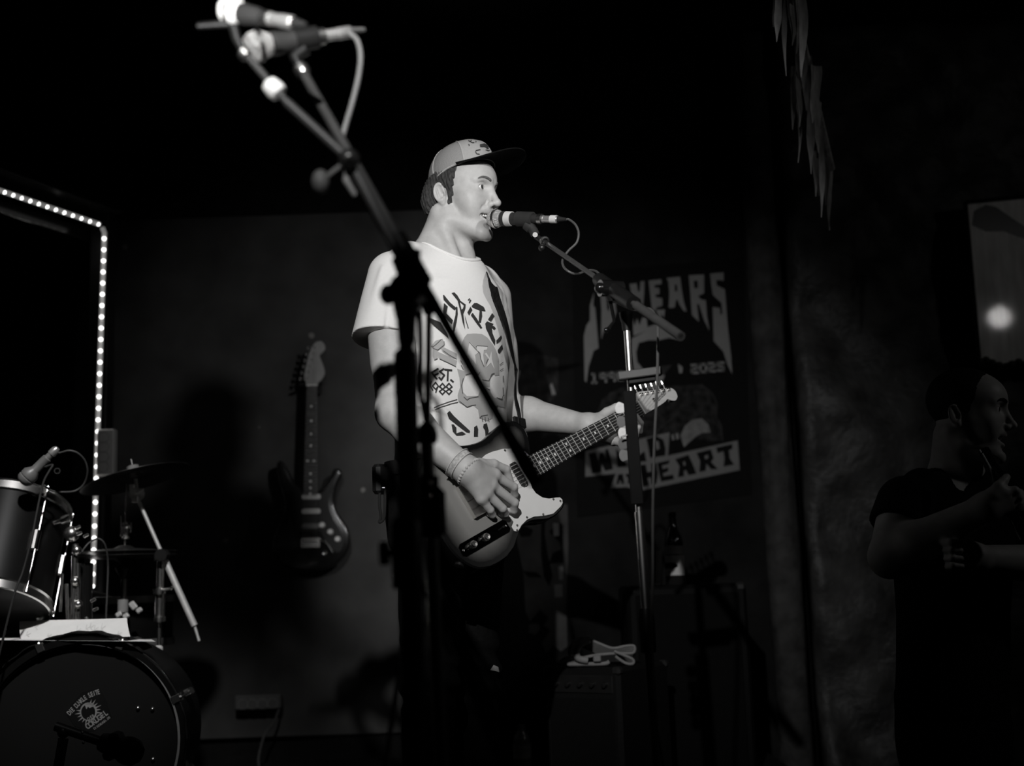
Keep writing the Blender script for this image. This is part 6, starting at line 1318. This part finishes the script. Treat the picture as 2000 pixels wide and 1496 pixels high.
gs = thing('drinking_glass', 'small clear glass behind the mic stand pole left of the bottle', 'glass', gg); GL = bpy.data.materials.new('clear_glass'); GL.use_nodes = True; g_ = GL.node_tree.nodes['Principled BSDF']; g_.inputs['Transmission Weight'].default_value = 1; g_.inputs['Roughness'].default_value = .02; g_.inputs['Base Color'].default_value = (.9, .89, .87, 1)
MB().lathe(gg, EZ, [(0, .001), (.028, .001), (.030, .004), (.036, .130), (.033, .130), (.027, .012), (0, .011)], 28).build('glass_wall', GL, gs, smooth=True)

# ------------------------------------------------------------------ socket strips
def strip(label, c, ax_l, ax_w, n_, L, w_, m, k):
    t = thing('power_strip', label, 'power strip', c-EZ*.0); nn = nrm(np.cross(ax_w, ax_l)); nn = nn if nn[1] < 0 else -nn
    MB().box(c, (w_, .042, L), np.stack([ax_w, -nn, ax_l]), .006).build('housing', m, t)
    for i in range(k):
        o = c+ax_l*(L*.84)*((i+.5)/k-.5)+nn*.021-ax_w*w_*.10
        so_ = MB().lathe(o, nn, [(.0205, .0006), (.0195, .0012), (.0185, -.004), (.0185, -.012), (0, -.012)], 24).build('socket', mat('socket_shade', .22, .5), t, smooth=True)
        for s_ in (-1, 1): MB().lathe(o+ax_l*s_*.0095, nn, [(.0028, -.0115), (.0026, -.0112), (0, -.0112)], 10).build('contact_hole', CARD, so_)
c = U(209, 884, 4.585); strip('white socket strip fixed upright beside the rope light on the alcove post', c, EZ, EX, None, .175, .066, mat('white_strip_plastic', .78, .4, var=.03), 4)
c = U(505, 1371, 5.13); strip('dark socket strip fixed level on the wall board near the floor', c, nrm([1, 0, .0]), EZ, None, .19, .058, mat('grey_strip_plastic', .07, .5), 4)
cable([U(545, 1385, 5.12), U(535, 1410, 5.1), U(515, 1440, 5.08), np.array([-1.05, 5.02, .01]), np.array([-.95, 4.9, .008]), np.array([-.80, 4.80, .007]), np.array([-.65, 4.86, .007]), np.array([-.45, 4.82, .007])], .005, 'black cable running from the level socket strip across the stage floor', mat('cable_black', .05, .5))
# small things on the stage floor behind the legs
wbp = U(1020, 1476, 4.62); wbp[2] = 0.0
wt = thing('water_bottle', "small clear bottle with a striped label on the floor behind the singer's legs", 'bottle', wbp)
MB().lathe(wbp, EZ, [(0, .001), (.028, .001), (.031, .006), (.031, .115), (.026, .14), (.012, .16), (.012, .172), (0, .172)], 24).build('bottle_wall', mat('pale_bottle_plastic', .12, .25), wt, smooth=True)
MB().lathe(wbp, EZ, [(.0315, .06), (.0322, .0605), (.0322, .1095), (.0315, .11)], 24).build('label', mat('striped_label', .22, .6, var=.6, scale=40, stretch=(.1, .1, 3)), wt, smooth=True)
MB().lathe(wbp, EZ, [(.0138, .160), (.0138, .178), (0, .179)], 16).build('cap', mat('bottle_cap', .1, .5), wt, smooth=True)
pc = U(926, 1480, 4.55); pc[2] = .03; bm0 = MB().ball(pc, .034, 14, (1.2, .8, .85)); bm0.v = [v+.006*np.array([math.sin(v[0]*310+v[2]*170), math.sin(v[1]*290), math.sin(v[2]*330+v[0]*150)]) for v in bm0.v]
tag(bm0.build('crumpled_paper', mat('crumpled_paper_grey', .22, .8)), 'crumpled pale paper on the stage floor at the left boot', 'paper')

# ------------------------------------------------------------------ framed glossy picture and the lamp it mirrors
FY = 4.80; fc = [U(1885, 396, FY), U(2170, 368, FY), U(2190, 704, FY), U(1913, 716, FY)]
fr = thing('framed_picture', 'glazed picture with a thin black frame on the rough wall at the right edge', 'picture', fc[3]); fo = np.array([0, FY, 0.0])
cl = [(1885, 396), (2170, 368), (2190, 704), (1913, 716)]
q = [on_plane(x, y, fo, WNn) for x, y in cl]
MB().raw(q+[p+np.array([0, .012, 0]) for p in q], [[3, 2, 1, 0], [4, 5, 6, 7]]+[[i, (i+1) % 4, 4+(i+1) % 4, 4+i] for i in range(4)]).build('glazed_print', mat('glazed_print', .60, .06, var=.22, scale=5, stretch=(6, 1, 1), spec=.15, coat=0), fr)
mb = MB()
for i in range(4): mb.tube([q[i]+np.array([0, -.004, 0]), q[(i+1) % 4]+np.array([0, -.004, 0])], .009, 8)
mb.build('frame', GLOSSB, fr, smooth=True)
print_on_plane('reflected_shade', [[(1898, 440), (1902, 412), (1925, 400), (1945, 404), (1975, 425), (2010, 448), (2040, 462), (2000, 466), (1960, 452), (1925, 452)]], fo, WNn, .0012, mat('reflected_shade_dark', .02, .35), fr)  # reflection of a lamp shade, painted on as a dark shape
for x, y in ((1914, 708), (1926, 704), (1938, 709), (1952, 714), (1976, 712), (1990, 708), (2004, 712), (2030, 709)): MB().ball(U(x, y, FY-.012), .017, 12).build('frame_bead', BLACKP, fr, smooth=True)
hit = U(1952, 620, FY); dr = nrm(hit-C0); rf = dr-2*(dr@WNn)*WNn; LP = hit+rf*2.5
pl = thing('globe_lamp', 'caged globe lamp hanging off to the right, mirrored in the glazed picture', 'lamp', LP)
MB().ball(LP, .062, 24).build('globe', mat('globe_glow', .8, .4, emit=42.0), pl, smooth=True)
for k in range(5):
    a = math.pi*k/5; MB().tube([LP+.068*np.array([math.cos(a)*math.sin(t), math.sin(a)*math.sin(t), math.cos(t)]) for t in np.linspace(0, 2*math.pi, 30, endpoint=False)], .003, 6, closed=True).build('cage_wire', BLACKP, pl)
MB().cyl(LP+EZ*.065, np.array([LP[0], LP[1], 3.0]), .004).cyl(LP+EZ*.06, LP+EZ*.11, .022).build('cord', BLACKP, pl, smooth=True)

# ------------------------------------------------------------------ hanging fringe, upper right
fa, fb_ = U(1538, -40, 3.3), U(1624, 330, 3.85)
fg = thing('hanging_fringe', 'pale ragged fringe of strips hanging in the dark at the upper right', 'decoration', fa)
FRM = mat('dried_leaf', .30, .6, var=.35, scale=18, stretch=(4, 4, 1))
MB().tube(smooth_path([fa, fa*.7+fb_*.3+EZ*.01, fa*.35+fb_*.65, fb_], 6), .012, 8).build('cord', FRM, fg, smooth=True)
R_ = np.random.default_rng(4)
spec_ = [(1511, -20, 1513, 52, 15), (1522, -20, 1517, 82, 11), (1532, -20, 1533, 150, 9), (1540, 0, 1528, 70, 13), (1545, 0, 1545, 90, 15), (1556, -10, 1556, 105, 16), (1564, -5, 1566, 150, 15), (1562, 60, 1564, 175, 14), (1568, 90, 1570, 180, 11), (1552, 130, 1549, 255, 10), (1560, 140, 1558, 250, 12), (1558, 180, 1559, 318, 7), (1574, 110, 1576, 215, 17), (1590, 130, 1588, 240, 18), (1583, 190, 1584, 340, 11), (1594, 200, 1595, 300, 15), (1590, 260, 1591, 385, 9), (1604, 250, 1604, 425, 9), (1612, 280, 1613, 400, 12), (1602, 310, 1600, 382, 12), (1618, 330, 1620, 450, 8)]
for i, (x0, y0, x1, y1, w_) in enumerate(spec_):
    t = np.clip((y0+40)/370, 0, 1); Yc = 3.3+.55*t+R_.uniform(-.05, .05); a, b = U(x0, y0, Yc), U(x1, y1, Yc+R_.uniform(-.02, .02)); n = 8; V = []; s_ = nrm([1, R_.uniform(-.8, .8), 0]); o_ = np.cross(s_, EZ); hw = w_*.72*Yc/FPX
    for l in (0, 1):
        for j in range(n+1):
            u_ = j/n; p = a*(1-u_)+b*u_+o_*(.006*math.sin(u_*5+i)); wd = hw*(1.0 if u_ < .55 else max(.10, 1-(u_-.55)/.45))*(1+.12*math.sin(u_*9+i*2)); cup = .3*wd
            V += [p-s_*wd+o_*cup+o_*.002*l, p+o_*.002*l, p+s_*wd+o_*cup+o_*.002*l]
    k = 3*(n+1); F_ = []
    for j in range(n):
        for c_ in (0, 1): F_ += [[3*j+c_, 3*j+c_+1, 3*j+c_+4, 3*j+c_+3], [k+3*j+c_, k+3*j+c_+3, k+3*j+c_+4, k+3*j+c_+1]]
    for j in range(n): F_ += [[3*j, 3*j+3, k+3*j+3, k+3*j], [3*j+2, k+3*j+2, k+3*j+5, 3*j+5]]
    MB().raw(V, F_).build('strip', FRM, fg, smooth=True)
for x, y in ((1553, 75), (1557, 98), (1560, 112), (1562, 117), (1581, 208), (1586, 245), (1584, 255), (1585, 264), (1585, 279), (1584, 283), (1596, 326)):
    Yc = 3.3+.55*np.clip((y+40)/370, 0, 1)-.03; MB().ball(U(x, y, Yc), .0028, 8).build('glitter_bead', mat('glitter', .9, .15, 1.0), fg, smooth=True)

# ------------------------------------------------------------------ the man at the right
YM = math.radians(64); MM = head_frame(None, YM, pitch=math.radians(-4)); EM = U(1863, 812, 3.12); MO = EM-MM@np.array([-.0795, -.008, .002])
man = thing('person', 'man in a dark T-shirt in the shadows at the right, hand raised', 'person', (U(1850, 1000, 3.25)[0], 3.25, -.55))
F2_ = nrm([.72, -.69, 0]); L2_ = np.array([-F2_[1], F2_[0], 0])
mS, mE, mW = U(1768, 985, 3.08), U(1738, 1088, 3.02), U(1925, 992, 2.88)
nS, nE, nW = U(1975, 1010, 3.40), U(2085, 1108, 3.18), U(1905, 1090, 2.98)
mz = lambda py: float(U(1860, py, 3.26)[2])
ML = [(1400, 1862, .175, .118), (1300, 1862, .170, .112), (1200, 1862, .170, .112), (1100, 1862, .180, .122), (1030, 1862, .188, .118), (985, 1864, .165, .098), (945, 1866, .105, .075), (915, 1868, .068, .062)]
MZ = np.array([mz(a[0]) for a in ML]); MC = [U(a[1], a[0], 3.26) for a in ML]
MHAND = dict(w=mW, mcp=[U(1956, 962, 2.86), U(1964, 972, 2.87), U(1968, 983, 2.88), U(1968, 994, 2.89)], thumb=([U(1938, 968, 2.86), U(1950, 950, 2.86), U(1960, 940, 2.87), U(1966, 932, 2.88)], [.014, .012, .0105, .009]),
  fing=[([U(1956, 962, 2.86), U(1982, 958, 2.86), U(1992, 964, 2.89), U(1984, 968, 2.905)], [.012, .0105, .009, .0075]), ([U(1964, 972, 2.87), U(1988, 970, 2.87), U(1997, 976, 2.90), U(1988, 980, 2.91)], [.012, .0105, .009, .0075]),
        ([U(1968, 983, 2.88), U(1989, 983, 2.88), U(1996, 988, 2.905), U(1988, 991, 2.915)], [.0115, .010, .0086, .0072]), ([U(1968, 994, 2.89), U(1984, 995, 2.89), U(1990, 999, 2.91), U(1984, 1001, 2.92)], [.010, .0088, .0076, .0066])])
def lhand(w, d, up_, side):
    """a loosely closed hand: wrist, pointing direction, up, palm side"""
    m = [w+d*.085+up_*(.027-.018*k) for k in range(4)]
    return dict(w=w, mcp=m, thumb=([w+d*.03+up_*.03, w+d*.06+up_*.042+side*.01, w+d*.085+up_*.04+side*.025, w+d*.105+up_*.034+side*.03], [.014, .012, .0105, .009]),
        fing=[([m[k], m[k]+d*.036+side*.014, m[k]+d*.046+side*.036, m[k]+d*.026+side*.044], [.012-.0008*k, .0105-.0007*k, .009-.0006*k, .0075-.0004*k]) for k in range(4)])
NHAND = lhand(nW, nrm(nW-nE), EZ, nrm(np.cross(EZ, nW-nE)))
MN = U(1866, 950, 3.26)
def man_sdf(p):
    d = loft(p, MZ, MC, [a[2] for a in ML], [a[3] for a in ML], L2_, F2_)
    d = smin(d, rcone(p, U(1800, 955, 3.14), U(1930, 975, 3.38), .050, .050), .05)
    for S, E_, W in ((mS, mE, mW), (nS, nE, nW)):
        a = rcone(p, S, E_, .062, .050); fm = E_+(W-E_)*.28; a = smin(a, smin(rcone(p, E_, fm, .047, .051), rcone(p, fm, W, .051, .031), .02), .02); d = smin(d, a, .03)
    for H in (MHAND, NHAND):
        m = ((p-np.asarray(H['w'], np.float32))**2).sum(-1) < .20**2
        if m.any(): d[m] = smin(d[m], hand_sdf(p[m], H, .026), .012)
    m = ((p-MO.astype(np.float32))**2).sum(-1) < .30**2
    if m.any():
        pm = p[m]; q = ((pm-MO.astype(np.float32))@MM.astype(np.float32)).astype(np.float32)
        nk = smin(rcone(pm, MN, MO+MM@np.array([0, -.012, -.045]), .070, .058), rcone(pm, MO+MM@np.array([-.060, -.022, -.035]), U(1898, 955, 3.18), .014, .011), .022); d[m] = smin(d[m], smin(head_sdf(q, .6), nk, .018), .03)
    return d
V, Q = sdf_mesh(man_sdf, (.78, 2.72, .30), (1.75, 3.75, 1.40), .0038); mesh_obj('body', V, Q, SKIND, man, smooth=True); bv_man = BVHTree.FromPolygons([tuple(v) for v in V], Q.tolist())
eye_parts(MO, MM, man)
def crop_sdf(p):
    q = ((p-MO.astype(np.float32))@MM.astype(np.float32)).astype(np.float32); m = np.concatenate([np.abs(q[..., 0:1]), q[..., 1:]], -1)
    d = ell(q, (0, .007, .053), (.077, .094, .084)); d = smax(d, q[..., 1]-(.035+np.clip((q[..., 2]-.03)*.75, 0, .07)), .006); d = smax(d, -.035-q[..., 2], .006)
    d = smax(d, -ell(m, (.081, -.006, .0), (.018, .020, .030)), .006); return d+.0012*np.sin(q[..., 0]*500)*np.sin(q[..., 1]*430)*np.sin(q[..., 2]*460)
lo = MO-np.array([.17]*3); V, Q = sdf_mesh(crop_sdf, lo, lo+.36, .0035); mesh_obj('hair', V, Q, mat('dark_short_hair', .012, .7, var=.4, scale=150), man, smooth=True)
eyebrows(bv_man, MO, MM, mat('dark_short_hair', .012, .7, var=.4, scale=150), man)
mH = U(1728, 1042, 3.05)+(mE-mS)*.0
def tee_sdf(p):
    d = loft(p, MZ, MC, [a[2]+.016 for a in ML], [a[3]+.018 for a in ML], L2_, F2_); d = smin(d, rcone(p, U(1800, 957, 3.14), U(1930, 977, 3.38), .055, .055), .05)
    for S, E_, fr_ in ((mS, mE, .42), (nS, nE, .55)):
        a = nrm(E_-S); Hm = S+(E_-S)*fr_; s_ = smax(rcone(p, S, Hm+a*.03, .070, .076), (p-Hm.astype(np.float32))@a.astype(np.float32), .002); d = smin(d, s_, .03)
    d = d+.0025*noise3(p, 15, 41); d = smax(d, -(d+.007), .001)
    d = smax(d, -ell(p, U(1862, 905, 3.24), (.078, .092, .085)), .002); return smax(d, -rcone(p, U(1876, 945, 3.14), U(1870, 880, 3.2), .020, .07), .004)
V, Q = sdf_mesh(tee_sdf, (.75, 2.80, .28), (1.62, 3.75, 1.15), .005); mesh_obj('t_shirt', V, Q, mat('black_cotton', .008, .9, var=.2, scale=150), man, smooth=True)
gx = U(1862, 1400, 3.26)
def mj_sdf(p):
    zz = np.array([.20, .30, .40]); d = loft(p, zz, [gx]*3, [.182, .186, .182], [.126, .130, .126], L2_, F2_)
    for s_ in (-1, 1):
        h = np.array([gx[0], gx[1], .26])+L2_*.09*s_; k_ = np.array([gx[0], gx[1], -.08])+L2_*.10*s_+F2_*.02; a = np.array([gx[0], gx[1], -.46])+L2_*.11*s_; d = smin(d, smin(rcone(p, h, k_, .092, .068), rcone(p, k_, a, .068, .058), .03), .04)
    return smax(d, -.48-p[..., 2], .003)+.004*noise3(p, 16, 51)
V, Q = sdf_mesh(mj_sdf, (gx[0]-.4, gx[1]-.4, -.52), (gx[0]+.4, gx[1]+.4, .45), .009); mesh_obj('jeans', V, Q, mat('black_denim', .016, .8, var=.25, scale=120, bump=.2, bscale=500), man, smooth=True)
for s_ in (-1, 1):
    c = np.array([gx[0], gx[1], -.55])+L2_*.11*s_
    def sh2(p, c=c): return smax(smin(rcone(p, c+EZ*.045-F2_*.03, c+F2_*.19+EZ*.036, .045, .040), rcone(p, c+EZ*.05, c+EZ*.11, .044, .042), .03), c[2]+.002-p[..., 2], .004)
    V, Q = sdf_mesh(sh2, c-np.array([.3, .35, .02]), c+np.array([.35, .3, .2]), .008); mesh_obj('shoe', V, Q, mat('black_suede', .02, .8), man, smooth=True)
hb0, hb1 = U(1986, 990, 2.905), U(1921, 879, 2.99); ha = nrm(hb1-hb0); hl = np.linalg.norm(hb1-hb0)
hb = thing('beer_bottle', "dark bottle with bright glints held in the shadowed man's hand", 'bottle', hb0); bs_ = hb1-ha*.250
MB().lathe(bs_, ha, [(0, .001), (.029, .001), (.031, .006), (.031, .125), (.027, .150), (.016, .178), (.0125, .20), (.0120, .238), (.0140, .240), (.0140, .249), (0, .250)], 28).build('glass', BG, hb, smooth=True)
MB().lathe(bs_, ha, [(.0312, .05), (.0318, .0505), (.0318, .1095), (.0312, .11)], 28).build('label', mat('bottle_label_upper', .25, .6), hb, smooth=True)
